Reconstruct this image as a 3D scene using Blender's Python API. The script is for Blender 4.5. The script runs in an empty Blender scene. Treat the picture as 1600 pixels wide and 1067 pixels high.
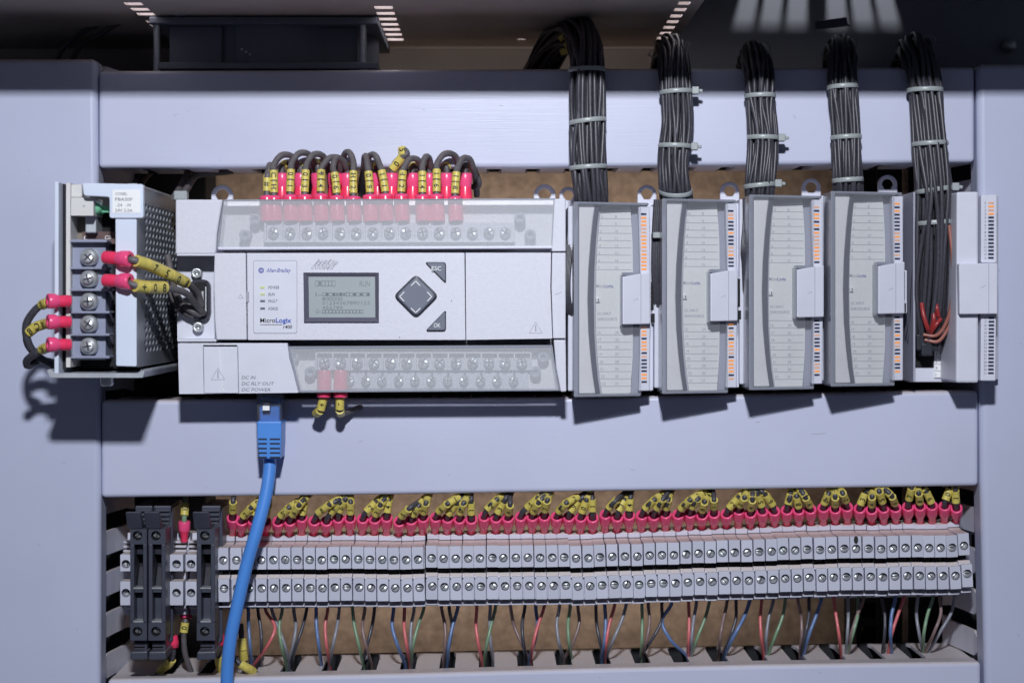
import bpy, bmesh, math, random
from mathutils import Vector, Matrix
RND = random.Random(11)
C = bpy.context.scene.collection
SC = bpy.context.scene
# ---------------------------------------------------------------- measures
# millimetres: x to the right, z up, d = distance in front of the mounting plane (y = -d)
F, DIST, CX, CY, S = 2948.0, 960.0, 770.0, 480.0, 0.001
def k(d): return (DIST - d) / F
def X(px, d): return (px - CX) * k(d)
def Z(py, d): return (CY - py) * k(d)
def P(px, py, d): return (X(px, d), -d, Z(py, d))
# ---------------------------------------------------------------- camera
cam = bpy.data.cameras.new('camera'); cam_o = bpy.data.objects.new('camera', cam); C.objects.link(cam_o)
cam_o.location = (0, -DIST * S, 0); cam_o.rotation_euler = (math.pi / 2, 0, 0)
cam.sensor_width = 36; cam.lens = F * 36 / 1600
cam.shift_x = (800 - CX) / 1600; cam.shift_y = -(533.5 - CY) / 1600
cam.clip_start = 0.01; cam.clip_end = 50
cam.dof.use_dof = True; cam.dof.focus_distance = 0.885; cam.dof.aperture_fstop = 9
SC.camera = cam_o
# ---------------------------------------------------------------- world, lamps, exposure
W = bpy.data.worlds.new('World'); SC.world = W; W.use_nodes = True
W.node_tree.nodes['Background'].inputs[0].default_value = (0.55, 0.62, 0.85, 1)
W.node_tree.nodes['Background'].inputs[1].default_value = 0.085
def lamp(name, loc, size, energy, col, target):
    l = bpy.data.lights.new(name, 'AREA'); l.shape = 'RECTANGLE'; l.size, l.size_y = size[0] * S, size[1] * S
    l.energy = energy; l.color = col
    o = bpy.data.objects.new(name, l); C.objects.link(o); o.location = [c * S for c in loc]
    o.rotation_euler = (Vector(target) - Vector(loc)).to_track_quat('-Z', 'Y').to_euler()
    return o
LAMPC = (0.90, 0.935, 1.0)
fl = lamp('flash_lamp', (0, -965, 419), (54, 40), 3.45, LAMPC, (0, -60, 5)); fl.data.spread = math.radians(110)
lamp('added_wall_fill', (-6, 9, 5), (300, 60), 0.12, (1.0, 0.96, 0.92), (-6, 60, 12))  # fill light added behind the ducts to brighten the back wall
lamp('added_wall_fill_low', (-6, 9, -140), (300, 34), 0.055, (1.0, 0.96, 0.92), (-6, 60, -140))  # second added fill, brightens the lower part of the back wall
SC.view_settings.view_transform = 'Standard'; SC.view_settings.look = 'None'
SC.view_settings.exposure = 0; SC.view_settings.gamma = 1
SC.cycles.use_denoising = True
SC.cycles.max_bounces = 10; SC.cycles.diffuse_bounces = 4; SC.cycles.transparent_max_bounces = 24
SC.cycles.caustics_reflective = False; SC.cycles.caustics_refractive = False
SC.cycles.sample_clamp_indirect = 4
# ---------------------------------------------------------------- mesh builder
_tc = {}
def text2d(body, shear=0.0, bold=0.0):
    key = (body, shear, bold)
    if key not in _tc:
        cu = bpy.data.curves.new('t', 'FONT'); cu.body = body; cu.size = 1; cu.shear = shear; cu.offset = bold
        cu.resolution_u = 3; cu.align_x = 'LEFT'
        o = bpy.data.objects.new('t', cu); C.objects.link(o)
        me = bpy.data.meshes.new_from_object(o.evaluated_get(bpy.context.evaluated_depsgraph_get()))
        vs = [(v.co.x, v.co.y) for v in me.vertices]; fs = [tuple(p.vertices) for p in me.polygons]
        bpy.data.objects.remove(o); bpy.data.curves.remove(cu); bpy.data.meshes.remove(me)
        _tc[key] = (vs, fs)
    return _tc[key]
class MB:
    def __init__(s): s.v, s.f, s.m, s.s = [], [], [], []
    def add(s, vs, fs, m=0, sm=False):
        b = len(s.v); s.v += [tuple(v) for v in vs]
        for f in fs: s.f.append(tuple(i + b for i in f)); s.m.append(m); s.s.append(sm)
        return s
    def box(s, x0, x1, z0, z1, d0, d1, m=0):
        vs = [(x, -d, z) for x in (x0, x1) for d in (d0, d1) for z in (z0, z1)]
        return s.add(vs, [(0,1,3,2),(4,6,7,5),(0,4,5,1),(2,3,7,6),(0,2,6,4),(1,5,7,3)], m)
    def pbox(s, px0, py0, px1, py1, d0, d1, m=0):
        return s.box(X(px0, d1), X(px1, d1), Z(py1, d1), Z(py0, d1), d0, d1, m)
    def prism(s, poly, d0, d1, m=0):
        n = len(poly); a = [P(x, y, d1) for x, y in poly]; vs = a + [(p[0], -d0, p[2]) for p in a]
        return s.add(vs, [tuple(range(n)), tuple(range(2*n-1, n-1, -1))] + [(i, (i+1) % n, (i+1) % n + n, i + n) for i in range(n)], m)
    def sheet(s, poly, d, m=0):
        return s.add([P(x, y, d) for x, y in poly], [tuple(range(len(poly)))], m)
    def prism_x(s, prof, x0, x1, m=0):      # profile of (d, z), extruded along x
        n = len(prof); vs = [(x0, -d, z) for d, z in prof] + [(x1, -d, z) for d, z in prof]
        return s.add(vs, [tuple(range(n)), tuple(range(2*n-1, n-1, -1))] + [(i, (i+1) % n, (i+1) % n + n, i + n) for i in range(n)], m)
    def tube(s, pts, r, n=8, m=0, cap=True):
        pts = [Vector(p) for p in pts]; N = len(pts); rs = r if isinstance(r, (list, tuple)) else [r] * N
        vs, fs, ref = [], [], None
        for i, p in enumerate(pts):
            t = (pts[min(i+1, N-1)] - pts[max(i-1, 0)]).normalized()
            if ref is None: ref = Vector((0, 1, 0)) if abs(t.y) < .9 else Vector((1, 0, 0))
            u = (ref - t * ref.dot(t)).normalized(); ref = u; w = t.cross(u)
            for j in range(n):
                a = 2 * math.pi * j / n; vs.append(p + (u * math.cos(a) + w * math.sin(a)) * rs[i])
        for i in range(N - 1):
            for j in range(n): fs.append((i*n+j, i*n+(j+1) % n, (i+1)*n+(j+1) % n, (i+1)*n+j))
        s.add(vs, fs, m, True)
        if cap: s.add([vs[j] for j in range(n)], [tuple(range(n-1, -1, -1))], m); s.add(vs[-n:], [tuple(range(n))], m)
        return s
    def lathe(s, p0, p1, prof, n=14, m=0):    # prof: (t along p0->p1, radius)
        p0, p1 = Vector(p0), Vector(p1)
        ax = (p1 - p0); t = ax.normalized(); ref = Vector((0, 1, 0)) if abs(t.y) < .9 else Vector((1, 0, 0))
        u = (ref - t * ref.dot(t)).normalized(); w = t.cross(u); vs, fs = [], []
        for tt, r in prof:
            for j in range(n):
                a = 2 * math.pi * j / n; vs.append(p0 + ax * tt + (u * math.cos(a) + w * math.sin(a)) * r)
        for i in range(len(prof) - 1):
            for j in range(n): fs.append((i*n+j, i*n+(j+1) % n, (i+1)*n+(j+1) % n, (i+1)*n+j))
        return s.add(vs, fs, m, True)
    def disc(s, c, r, n=16, m=0, nrm=(0, -1, 0)):
        c = Vector(c); t = Vector(nrm).normalized(); ref = Vector((0, 0, 1)) if abs(t.z) < .9 else Vector((1, 0, 0))
        u = (ref - t * ref.dot(t)).normalized(); w = t.cross(u)
        return s.add([c + (u * math.cos(2*math.pi*j/n) + w * math.sin(2*math.pi*j/n)) * r for j in range(n)], [tuple(range(n))], m)
    def holeface(s, x0, x1, z0, z1, d, cx, cz, r, depth, m=0, mi=None, n=16):   # front face with a round blind hole
        ang = sorted([2*math.pi*i/n for i in range(n)] + [math.atan2(zz-cz, xx-cx) % (2*math.pi) for xx in (x0, x1) for zz in (z0, z1)])
        ro, ri, rb = [], [], []
        for a in ang:
            c, q = math.cos(a), math.sin(a); tt = 1e9
            if c > 1e-9: tt = min(tt, (x1-cx)/c)
            if c < -1e-9: tt = min(tt, (x0-cx)/c)
            if q > 1e-9: tt = min(tt, (z1-cz)/q)
            if q < -1e-9: tt = min(tt, (z0-cz)/q)
            ro.append((cx+c*tt, -d, cz+q*tt)); ri.append((cx+c*r, -d, cz+q*r)); rb.append((cx+c*r, -d+depth, cz+q*r))
        N = len(ang); vs = ro + ri + rb
        s.add(vs, [(i, (i+1) % N, N+(i+1) % N, N+i) for i in range(N)], m)
        s.add(ri + rb, [(i, (i+1) % N, N+(i+1) % N, N+i) for i in range(N)], m if mi is None else mi)
        return s.add(rb, [tuple(range(N))], m if mi is None else mi)
    def text(s, body, pos, size, m=0, right=(1, 0, 0), up=(0, 0, 1), align='L', shear=0.0, bold=0.0, width=None):
        vs, fs = text2d(body, shear, bold)
        if not vs: return s
        x0, x1 = min(v[0] for v in vs), max(v[0] for v in vs); y0, y1 = min(v[1] for v in vs), max(v[1] for v in vs)
        sx = size if width is None else width / max(x1 - x0, 1e-6)
        off = {'L': x0, 'C': (x0 + x1) / 2, 'R': x1}[align]; oy = 0.0 if align == 'L' else 0.36
        r, u, p = Vector(right), Vector(up), Vector(pos)
        return s.add([p + r * ((v[0]-off) * sx) + u * ((v[1]-oy) * size) for v in vs], fs, m)
    def ptext(s, body, px, py, d, hpx, m=0, wpx=None, **kw):   # hpx = cap height in photo pixels
        return s.text(body, P(px, py, d), hpx * k(d) / 0.7, m, width=None if wpx is None else wpx * k(d), **kw)
    warp = None
    def mesh(s, name, mats, org=(0, 0, 0)):
        if MB.warp: s.v = [MB.warp(v) for v in s.v]
        me = bpy.data.meshes.new(name)
        me.from_pydata([((v[0]-org[0])*S, (v[1]-org[1])*S, (v[2]-org[2])*S) for v in s.v], [], s.f)
        for mt in (mats if isinstance(mats, (list, tuple)) else [mats]): me.materials.append(mt)
        me.polygons.foreach_set('material_index', s.m); me.polygons.foreach_set('use_smooth', s.s)
        bm = bmesh.new(); bm.from_mesh(me); bmesh.ops.recalc_face_normals(bm, faces=bm.faces); bm.to_mesh(me); bm.free()
        return me
ORG = {}; YOFF = 0.0
def tag(o, label=None, cat=None, group=None, kind=None):
    if label: o['label'] = label
    if cat: o['category'] = cat
    if group: o['group'] = group
    if kind: o['kind'] = kind
    return o
def thing(name, label, cat, org, group=None, kind=None):
    o = bpy.data.objects.new(name, None); C.objects.link(o); o.location = [org[0]*S, (org[1]-YOFF)*S, org[2]*S]
    o.empty_display_size = 0.01; ORG[o.name] = tuple(org)
    return tag(o, label, cat, group, kind)
def bevel(o, w, seg=2, ang=40):
    if w:
        b = o.modifiers.new('bevel', 'BEVEL'); b.width = w * S; b.segments = seg; b.limit_method = 'ANGLE'; b.angle_limit = math.radians(ang)
    return o
def part(mb, name, mats, parent, bev=0, seg=2, label=None):
    org = ORG[parent.name]; o = bpy.data.objects.new(name, mb.mesh(name, mats, org)); C.objects.link(o); o.parent = parent
    ORG[o.name] = org
    if label: o['label'] = label
    return bevel(o, bev, seg)
def solo(mb, name, mats, label, cat, org, group=None, bev=0, seg=2, kind=None):
    o = bpy.data.objects.new(name, mb.mesh(name, mats, org)); C.objects.link(o); o.location = [org[0]*S, (org[1]-YOFF)*S, org[2]*S]
    ORG[o.name] = tuple(org); return bevel(tag(o, label, cat, group, kind), bev, seg)
def spline(pts, n=6):                          # Catmull-Rom through points
    p = [Vector(q) for q in pts]; p = [p[0]*2 - p[1]] + p + [p[-1]*2 - p[-2]]; out = []
    for i in range(1, len(p) - 2):
        a, b, c, d = p[i-1], p[i], p[i+1], p[i+2]
        for j in range(n):
            t = j / n; out.append(((b*2) + (c-a)*t + (a*2-b*5+c*4-d)*t*t + (b*3-a-c*3+d)*t*t*t) * 0.5)
    out.append(p[-2]); return out
def lerp(x, tab):
    if x <= tab[0][0]: return tab[0][1]
    for (a, b), (c, d) in zip(tab, tab[1:]):
        if x <= c: return b + (d-b)*(x-a)/(c-a)
    return tab[-1][1]
def nth(n): return f"{n}{'th' if 10 <= n % 100 <= 20 else {1:'st',2:'nd',3:'rd'}.get(n % 10,'th')}"
# ---------------------------------------------------------------- materials
def lin(c): return [((v/255+.055)/1.055)**2.4 if v > 10.3 else v/255/12.92 for v in c]
def A(r, g, b, f=0.90): return [min(.9, v/(f*l)) for v, l in zip(lin((r, g, b)), LAMPC)]   # albedo that shows as this colour under the lamp
def mat(name, col, rough=.45, metal=0, spec=.5, var=0, vs=120, bump=0, bs=2500, dust=0, dcol=None, specks=0, rv=0, emit=0, ecol=None, coat=0, scratch=0, rand=0):
    m = bpy.data.materials.new(name); m.use_nodes = True; N = m.node_tree.nodes; L = m.node_tree.links; b = N['Principled BSDF']
    b.inputs['Base Color'].default_value = (*col, 1); b.inputs['Roughness'].default_value = rough; b.inputs['Metallic'].default_value = metal
    b.inputs['Specular IOR Level'].default_value = spec; b.inputs['Coat Weight'].default_value = coat; b.inputs['Coat Roughness'].default_value = .15
    tc = N.new('ShaderNodeTexCoord'); out = None
    def noise(scale, detail=4, rough_=.6, vec=None):
        n = N.new('ShaderNodeTexNoise'); n.inputs['Scale'].default_value = scale; n.inputs['Detail'].default_value = detail
        n.inputs['Roughness'].default_value = rough_; L.new(vec or tc.outputs['Object'], n.inputs['Vector']); return n.outputs['Fac']
    def mr(sock, a, b_, c, d):
        n = N.new('ShaderNodeMapRange'); L.new(sock, n.inputs[0])
        for i, v in enumerate((a, b_, c, d)): n.inputs[i+1].default_value = v
        return n.outputs[0]
    def mix(fac, a, b_):
        n = N.new('ShaderNodeMix'); n.data_type = 'RGBA'
        L.new(fac, n.inputs[0]) if hasattr(fac, 'node') else setattr(n.inputs[0], 'default_value', fac)
        for s_, i in ((a, 6), (b_, 7)):
            if hasattr(s_, 'node'): L.new(s_, n.inputs[i])
            else: n.inputs[i].default_value = (*s_, 1)
        return n.outputs[2]
    cur = col
    if var: cur = mix(mr(noise(vs), .3, .7, 0, 1), [c*(1-var) for c in col], [min(1, c*(1+var)) for c in col])
    if rand:
        oi = N.new('ShaderNodeObjectInfo'); cur = mix(oi.outputs['Random'], [c*(1-rand) for c in col], [min(1, c*(1+rand)) for c in col])
    if specks: cur = mix(mr(noise(900, 2), .70, .76, 0, specks), cur, [c*.25 for c in col])
    if dust:
        g = N.new('ShaderNodeNewGeometry'); sx = N.new('ShaderNodeSeparateXYZ'); L.new(g.outputs['Normal'], sx.inputs[0])
        mu = N.new('ShaderNodeMath'); mu.operation = 'MULTIPLY'; L.new(mr(sx.outputs['Z'], .15, .9, 0, dust), mu.inputs[0])
        L.new(mr(noise(350), .25, .6, .5, 1), mu.inputs[1]); cur = mix(mu.outputs[0], cur, dcol or A(178, 163, 152))
    if hasattr(cur, 'node'): L.new(cur, b.inputs['Base Color'])
    if rv: L.new(mr(noise(vs*1.7), .3, .7, max(.05, rough-rv), min(1, rough+rv)), b.inputs['Roughness'])
    if bump or scratch:
        bn = N.new('ShaderNodeBump'); bn.inputs['Strength'].default_value = bump or scratch; bn.inputs['Distance'].default_value = .0004
        v = None
        if scratch:
            mp = N.new('ShaderNodeMapping'); mp.inputs['Scale'].default_value = (1, 1, 60); L.new(tc.outputs['Object'], mp.inputs[0]); v = mp.outputs[0]
        L.new(noise(40 if scratch else bs, 3, .6, v), bn.inputs['Height']); L.new(bn.outputs[0], b.inputs['Normal'])
    if emit:
        b.inputs['Emission Color'].default_value = (*(ecol or col), 1); b.inputs['Emission Strength'].default_value = emit
    return m
def clear(name, col, transp, milk, rough, ior=1.03, gloss=.12, grough=.2, nz=1, ns=900, dif=(.86, .87, .90)):
    m = bpy.data.materials.new(name); m.use_nodes = True; N = m.node_tree.nodes; L = m.node_tree.links; N.clear()
    def n(t): return N.new('ShaderNode' + t)
    o = n('OutputMaterial'); tr = n('BsdfTransparent'); tr.inputs[0].default_value = (*col, 1)
    rf = n('BsdfRefraction'); rf.inputs['Color'].default_value = (*col, 1); rf.inputs['Roughness'].default_value = rough; rf.inputs['IOR'].default_value = ior
    df = n('BsdfDiffuse'); df.inputs[0].default_value = (*dif, 1)
    gl = n('BsdfGlossy'); gl.inputs['Roughness'].default_value = grough
    tc = n('TexCoord'); no = n('TexNoise'); no.inputs['Scale'].default_value = ns; no.inputs['Detail'].default_value = 4; L.new(tc.outputs['Object'], no.inputs['Vector'])
    mrn = n('MapRange'); L.new(no.outputs['Fac'], mrn.inputs[0])
    for i, v in enumerate((.3, .7, milk*(1-.4*nz), min(1, milk*(1+.4*nz)))): mrn.inputs[i+1].default_value = v
    a = n('MixShader'); a.inputs[0].default_value = 1 - transp; L.new(tr.outputs[0], a.inputs[1]); L.new(rf.outputs[0], a.inputs[2])
    b = n('MixShader'); L.new(mrn.outputs[0], b.inputs[0]); L.new(a.outputs[0], b.inputs[1]); L.new(df.outputs[0], b.inputs[2])
    fr = n('Fresnel'); fr.inputs[0].default_value = 1.45; mu = n('Math'); mu.operation = 'ADD'; mu.inputs[1].default_value = gloss - .04; L.new(fr.outputs[0], mu.inputs[0])
    mu.use_clamp = True
    c = n('MixShader'); L.new(mu.outputs[0], c.inputs[0]); L.new(b.outputs[0], c.inputs[1]); L.new(gl.outputs[0], c.inputs[2])
    L.new(c.outputs[0], o.inputs[0]); return m
M = dict(
    duct=mat('duct_pvc', A(179, 185, 212), .34, var=.05, vs=9, dust=.75, dcol=A(178, 166, 160), specks=.12, rv=.05, scratch=.10),
    ductv=mat('duct_pvc_upright', A(174, 181, 209), .36, var=.035, vs=12, dust=.75, dcol=A(178, 166, 160), specks=.12, rv=.05),
    finger=mat('duct_finger_pvc', A(186, 190, 210), .5, var=.05, vs=60, dust=.75, dcol=A(184, 174, 172)),
    wall=mat('brown_back_board', A(164, 142, 126), .75, var=.28, vs=170, bump=.3, bs=500, spec=.2),
    ceil=mat('ceiling_paint', A(170, 160, 158), .5, var=.1, vs=20),
    ceilg=mat('grey_plate', A(132, 136, 150), .5),
    plc=mat('plc_plastic', A(196, 199, 216), .5, var=.03, vs=500, bump=.28, bs=1600),
    plcs=mat('plc_smooth', A(196, 200, 218), .45, var=.03, vs=100),
    plcd=mat('plc_recess', A(172, 175, 192), .55, var=.04),
    mod=mat('module_plastic', A(198, 202, 221), .42, var=.03, vs=80, bump=.08),
    groove=mat('groove', A(62, 64, 76), .7),
    line=mat('line_grey', A(150, 152, 168), .6),
    paper=mat('label_paper', A(226, 226, 230), .8, var=.04, vs=60),
    door=mat('module_door', A(222, 224, 234), .42, var=.03, vs=60, specks=.06),
    white=mat('white_sticker', A(238, 240, 250), .5),
    band=mat('dark_grey_band', A(66, 69, 86), .4),
    slope=mat('grey_slope', A(150, 153, 172), .45),
    black=mat('black_plastic', A(36, 39, 50), .42, var=.25, vs=150, dust=.3, dcol=A(95, 92, 98), bump=.1),
    dark=mat('dark_inside', A(20, 21, 27), .8),  # near-black, stands in for shade inside ducts, gaps and housings
    fuse=mat('fuse_black', A(60, 64, 79), .38, var=.12, vs=80, dust=.35, dcol=A(105, 104, 112), bump=.06),
    cable=mat('black_cable', A(58, 58, 68), .40, var=.3, vs=900, spec=.5, dust=.3, dcol=A(105, 100, 102)),
    fan=mat('fan_plastic', A(92, 98, 112), .7),
    wireg=mat('dusty_black_wire', A(84, 82, 88), .5, var=.25, vs=260, dust=.5, dcol=A(112, 105, 104)),
    tie=mat('nylon_tie', A(148, 156, 162), .35, spec=.6),
    pinkl=mat('pink_sleeve_cup', A(224, 76, 128), .28, spec=.55, var=.08, vs=300),
    pink=mat('pink_sleeve', A(228, 56, 98), .26, spec=.6, var=.08, vs=300),
    yellow=mat('yellow_marker', A(196, 184, 96), .42, var=.15, vs=280, dust=.25, dcol=A(160, 140, 105)),
    ink=mat('black_print', A(28, 28, 30), .6),
    gink=mat('grey_print', A(95, 98, 112), .6),
    lblue=mat('blue_print', A(70, 96, 175), .5),
    vblue=mat('violet_print', A(98, 104, 168), .5),
    term=mat('terminal_plastic', A(180, 184, 205), .45, rand=.06, dust=.8, dcol=A(192, 180, 172), specks=.15, bump=.06),
    steel=mat('steel', (.60, .62, .64), .34, metal=.6, var=.1, vs=600, spec=.8),
    mesh=mat('perforated_steel', (.36, .38, .42), .34, metal=.5, var=.08, vs=60),
    zinc=mat('zinc_sheet', (.60, .63, .68), .36, metal=.45, var=.08, vs=60, rv=.08),
    psu=mat('psu_cover', A(198, 210, 232), .35, spec=.6, var=.03, vs=40),
    barrier=mat('barrier_plastic', A(136, 143, 168), .3, var=.08, spec=.6),
    blue=mat('blue_cable', A(72, 132, 214), .38, var=.05, vs=60, spec=.5),
    cream=mat('cream_part', A(196, 198, 202), .45),
    green=mat('green_lens', A(110, 176, 146), .15, emit=.02, ecol=(.05, .6, .25)),
    pcb=mat('pcb_brown', A(88, 66, 66), .5, var=.3, vs=300),
    lcd=mat('lcd', A(150, 160, 168), .3, var=.02),
    lcdp=mat('lcd_print', A(112, 124, 130), .4),
    lcdd=mat('lcd_dark', A(96, 106, 116), .4),
    bez=mat('bezel', A(84, 84, 102), .25, spec=.6),
    keyr=mat('key_rim', A(44, 46, 58), .35),
    key=mat('key_rubber', A(98, 104, 122), .45, var=.04),
    ledon=mat('led_lit', A(205, 130, 70), .3, emit=.34, ecol=(1.0, .42, .10)),
    leddim=mat('led_lit_pale', A(200, 160, 140), .3, emit=.10, ecol=(1.0, .5, .25)),
    ledoff=mat('led_off', A(52, 54, 78), .3),
    ledg=mat('led_green', A(190, 200, 150), .3),
    frost=clear('frosted_cover', (.99, .99, 1.0), .84, .43, .30, nz=.3, ns=1800, gloss=.08, dif=(.88, .90, .96)),
    edge=clear('cover_edge', (.90, .92, .96), .66, .40, .12, nz=0, dif=(.62, .65, .77)),
    glass=clear('clear_cover', (.985, .99, 1.0), .84, .13, .22, gloss=.05, nz=.3, dif=(.84, .87, .96)),
    plug=clear('clear_plug', (.80, .88, .98), .80, .06, .05),
    filt=clear('filter_pad', (.5, .5, .52), .5, .1, .5),
    ferr=mat('ferrite', A(120, 112, 104), .5),
)
for nm, c in dict(red=(196, 104, 110), grey=(128, 132, 146), green=(114, 144, 120), brown=(122, 104, 106), black=(62, 64, 76), blue=(90, 116, 164), copper=(140, 88, 80), redlead=(140, 46, 48)).items():
    M['w_'+nm] = mat('wire_'+nm, A(*c), .35, var=.1, vs=200, spec=.5)
# ================================================================ cabinet: board, ceiling with vent slots, front lip
mb = MB(); mb.box(-330, 330, -290, 140, -64, -60)
solo(mb, 'back_wall', M['wall'], None, None, (0, 62, -290), kind='structure')
mb = MB(); mb.box(X(-120, -20), X(322, -20), -290, Z(118, -20), -56, -20)
solo(mb, 'dark_void_panel', M['dark'], 'dark panel standing in for the void behind the black fuse holders and power supply', 'panel', (X(100, -20), 40, -290), bev=1)  # dark sheet stands in for the unlit void left of the brown wall
t = thing('dark_void_panel', 'dark panel standing in for the void behind the right end of the terminal row, brown strip on it', 'panel', (X(1430, -20), 40, -290))  # dark sheet stands in for the unlit void on the right
mb = MB(); mb.box(X(1370, -20), X(1720, -20), -290, Z(118, -20), -56, -20); part(mb, 'panel', M['dark'], t, 1)
mb = MB(); mb.pbox(1411, 118, 1419, 1100, -19.9, -18); part(mb, 'edge_strip', M['wall'], t)
for a, b in ((118, 330), (930, 942), (966, 979), (1003, 1100)):
    mb = MB(); mb.pbox(1338, a, 1369.5, b, -56, -21); part(mb, 'dark_gap_fill', M['dark'], t)  # dark pieces stand in for the gaps between the brown bits
mb = MB(); mb.pbox(1338, 900, 1346, 1100, -56, -22); part(mb, 'dark_gap_edge', M['dark'], t)  # more dark filling for the same gaps
CEILZ = 140.0
mb = MB(); mb.box(-330, 94, 103.5, 139, -59.6, -57.5); solo(mb, 'upper_back_panel', M['ceil'], 'dim taupe panel behind the cooling fan and first cable bend', 'panel', (-110, 58, 103))
mb = MB(); mb.box(-320, 320, 99, 103, -38, -1); solo(mb, 'light_block_bar', M['band'], 'added crossbar hidden behind the top duct', 'blocker', (0, 30, 99))  # unseen bar added to stop the wall fill reaching the upper wall
mb = MB(); mb.box(-175, 238, -58, 36, -3, -.5); solo(mb, 'wall_mask_sheet', M['dark'], 'dark masking sheet added behind the controller and modules to hide the lit wall', 'masking sheet', (30, 1, -58))  # dark sheet added to hide the lit wall in the gaps around the controller
holes = []
def cd(py): return DIST - CEILZ * F / (CY - py)      # depth at which the ceiling is seen at this height
for yc in (9.7, 18.9, 27.8, 36.2, 44.1, 52, 59.8): holes.append((-55, -46.5, cd(yc) - 4.2, cd(yc) + 4.0))
for yc in (3, 13, 23, 32, 41, 50, 58): holes.append((85, 90.5, cd(yc) - 4.6, cd(yc) + 4.4))
for yc in (4, 12.5, 20, 32, 38): holes.append((-169, -161, cd(yc) - 3.8, cd(yc) + 3.8))
holes += [(12.7, 16.8, cd(59.5) - 1.5, cd(59.5) + 1.5), (23.2, 27.2, cd(59.5) - 1.5, cd(59.5) + 1.5)]
grey_holes = [(X(a, 60), X(a + 31, 60), cd(47), 120) for a in (1144, 1186, 1228, 1293, 1334, 1375)]
def slotted(x0, x1, d0, d1, hl):
    xs = sorted({x0, x1, *[v for h in hl for v in h[:2] if x0 < v < x1]}); ds = sorted({d0, d1, *[v for h in hl for v in h[2:] if d0 < v < d1]})
    vs = [(x, -d, CEILZ) for x in xs for d in ds]; n = len(ds); fs = []
    for i in range(len(xs) - 1):
        for j in range(n - 1):
            cx, c = (xs[i]+xs[i+1])/2, (ds[j]+ds[j+1])/2
            if not any(h[0] < cx < h[1] and h[2] < c < h[3] for h in hl): fs.append((i*n+j, i*n+j+1, (i+1)*n+j+1, (i+1)*n+j))
    return MB().add(vs, fs)
def ceiling(name, mb, mt):
    o = solo(mb, name, mt, None, None, (0, 0, CEILZ), kind='structure')
    s_ = o.modifiers.new('thick', 'SOLIDIFY'); s_.thickness = .0016; s_.offset = 0; return o
ceiling('cabinet_ceiling', slotted(-330, 96, -60, 150, holes), M['ceil'])
# right of the fan bay the roof is higher: grey back panel, lit from above through six vent slots near the wall
RZ = 185.0; LZ, LD, LX = 330.0, 60.0, X(1275, -60)
fq = (LZ - RZ)/(LZ - Z(44, -58)); ds = LD + (-58 - LD)*fq
vent = [(LX + (X(a, -58) - LX)*fq, LX + (X(a + 32, -58) - LX)*fq, -57.5, ds) for a in (1144, 1186, 1228, 1293, 1335, 1376)]
rb = slotted(96, 330, -60, 150, vent); rb.v = [(v[0], v[1], RZ) for v in rb.v]; ceiling('cabinet_ceiling', rb, M['ceilg'])
mb = MB(); mb.box(94.5, 96, CEILZ, RZ, -60, 150); solo(mb, 'cabinet_ceiling_step', M['ceil'], None, None, (95, -45, CEILZ), kind='structure')
mb = MB(); mb.box(96.2, 330, 104, RZ - 1, -59.5, -58); solo(mb, 'grey_back_panel', M['ceilg'], 'smooth dark grey panel at the top right, pale light bars on it', 'panel', (200, 58, 104))
lamp('vent_lamp', (LX, -LD, LZ), (20, 20), 0.42, (.95, .97, 1.0), (LX, 50, 160))
mb = MB(); mb.box(-330, 330, 132.4, 190, 150, 152); solo(mb, 'cabinet_front_lip', M['duct'], None, None, (0, -150, 132), kind='structure', bev=.4)
lightm = mat('room_light', (.9, .92, 1), emit=2.6, ecol=(.9, .92, 1.0))
mb = MB(); mb.box(-330, 94, 168, 170, -60, 150); solo(mb, 'room_light', lightm, None, None, (-110, -40, 168), kind='structure')
# ---------------------------------------------------------------- cooling fan under the ceiling
t = thing('cooling_fan', 'black square cooling fan with threaded rods hanging under the cabinet ceiling', 'fan', P(415, 112, 20))
fx0, fx1, fd0, fd1 = X(246, 60), X(590, 60), -46, 60
zb, zt = Z(108, 60), 139
mb = MB(); mb.box(fx0, fx1, zb, zb + 3.2, fd0, fd1); part(mb, 'flange', M['fan'], t, .6)
mb = MB(); mb.box(fx0 - 4, fx1, zt - 4, zt - .5, fd0, fd1); part(mb, 'flange', M['fan'], t, .6)
mb = MB(); c0 = ((fx0+fx1)/2, -(fd0+fd1)/2, 0)
mb.lathe((c0[0], c0[1], zb + 3), (c0[0], c0[1], zt - 4), [(0, 50), (1, 50)], 40); hs = part(mb, 'housing', M['fan'], t)
mb = MB(); mb.box(X(262, 58), X(345, 58), zb + 3, zt - 4, 30, 54); part(mb, 'corner_block', M['fan'], t, .8)
mb = MB(); mb.box(X(368, 58), X(440, 58), zb + 3, zt - 4, 30, 56)
for i in range(12): mb.pbox(398 + RND.uniform(0, 3), 16 + i*5.2, 405 + RND.uniform(0, 3), 18.5 + i*5.2, 55, 56.4, 1)
for i in range(9): mb.pbox(376 + i*6.5, 76 + (i % 3)*4, 379.5 + i*6.5, 79 + (i % 3)*4, 55, 56.4, 1)
part(mb, 'name_block', [M['fan'], mat('embossed_black', A(150, 156, 176), .4)], t, 0)
mb = MB(); mb.box(X(450, 58), X(558, 58), zb + 3, zt - 4, 30, 50); part(mb, 'corner_block', M['fan'], t, .8)
for px in (244, 567):
    mb = MB(); x = X(px, 58); prof = []
    for i in range(34): prof += [(i/34, 1.45), ((i+.5)/34, 1.85)]
    mb.lathe((x, -56, zb - 1), (x, -56, zt), prof, 10); part(mb, 'threaded_rod', M['steel'], t)
mb = MB(); mb.box(X(270, 64), X(289, 64), Z(23, 64), Z(14, 64), 56, 64); part(mb, 'terminal_tab', M['steel'], t, .3)
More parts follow.
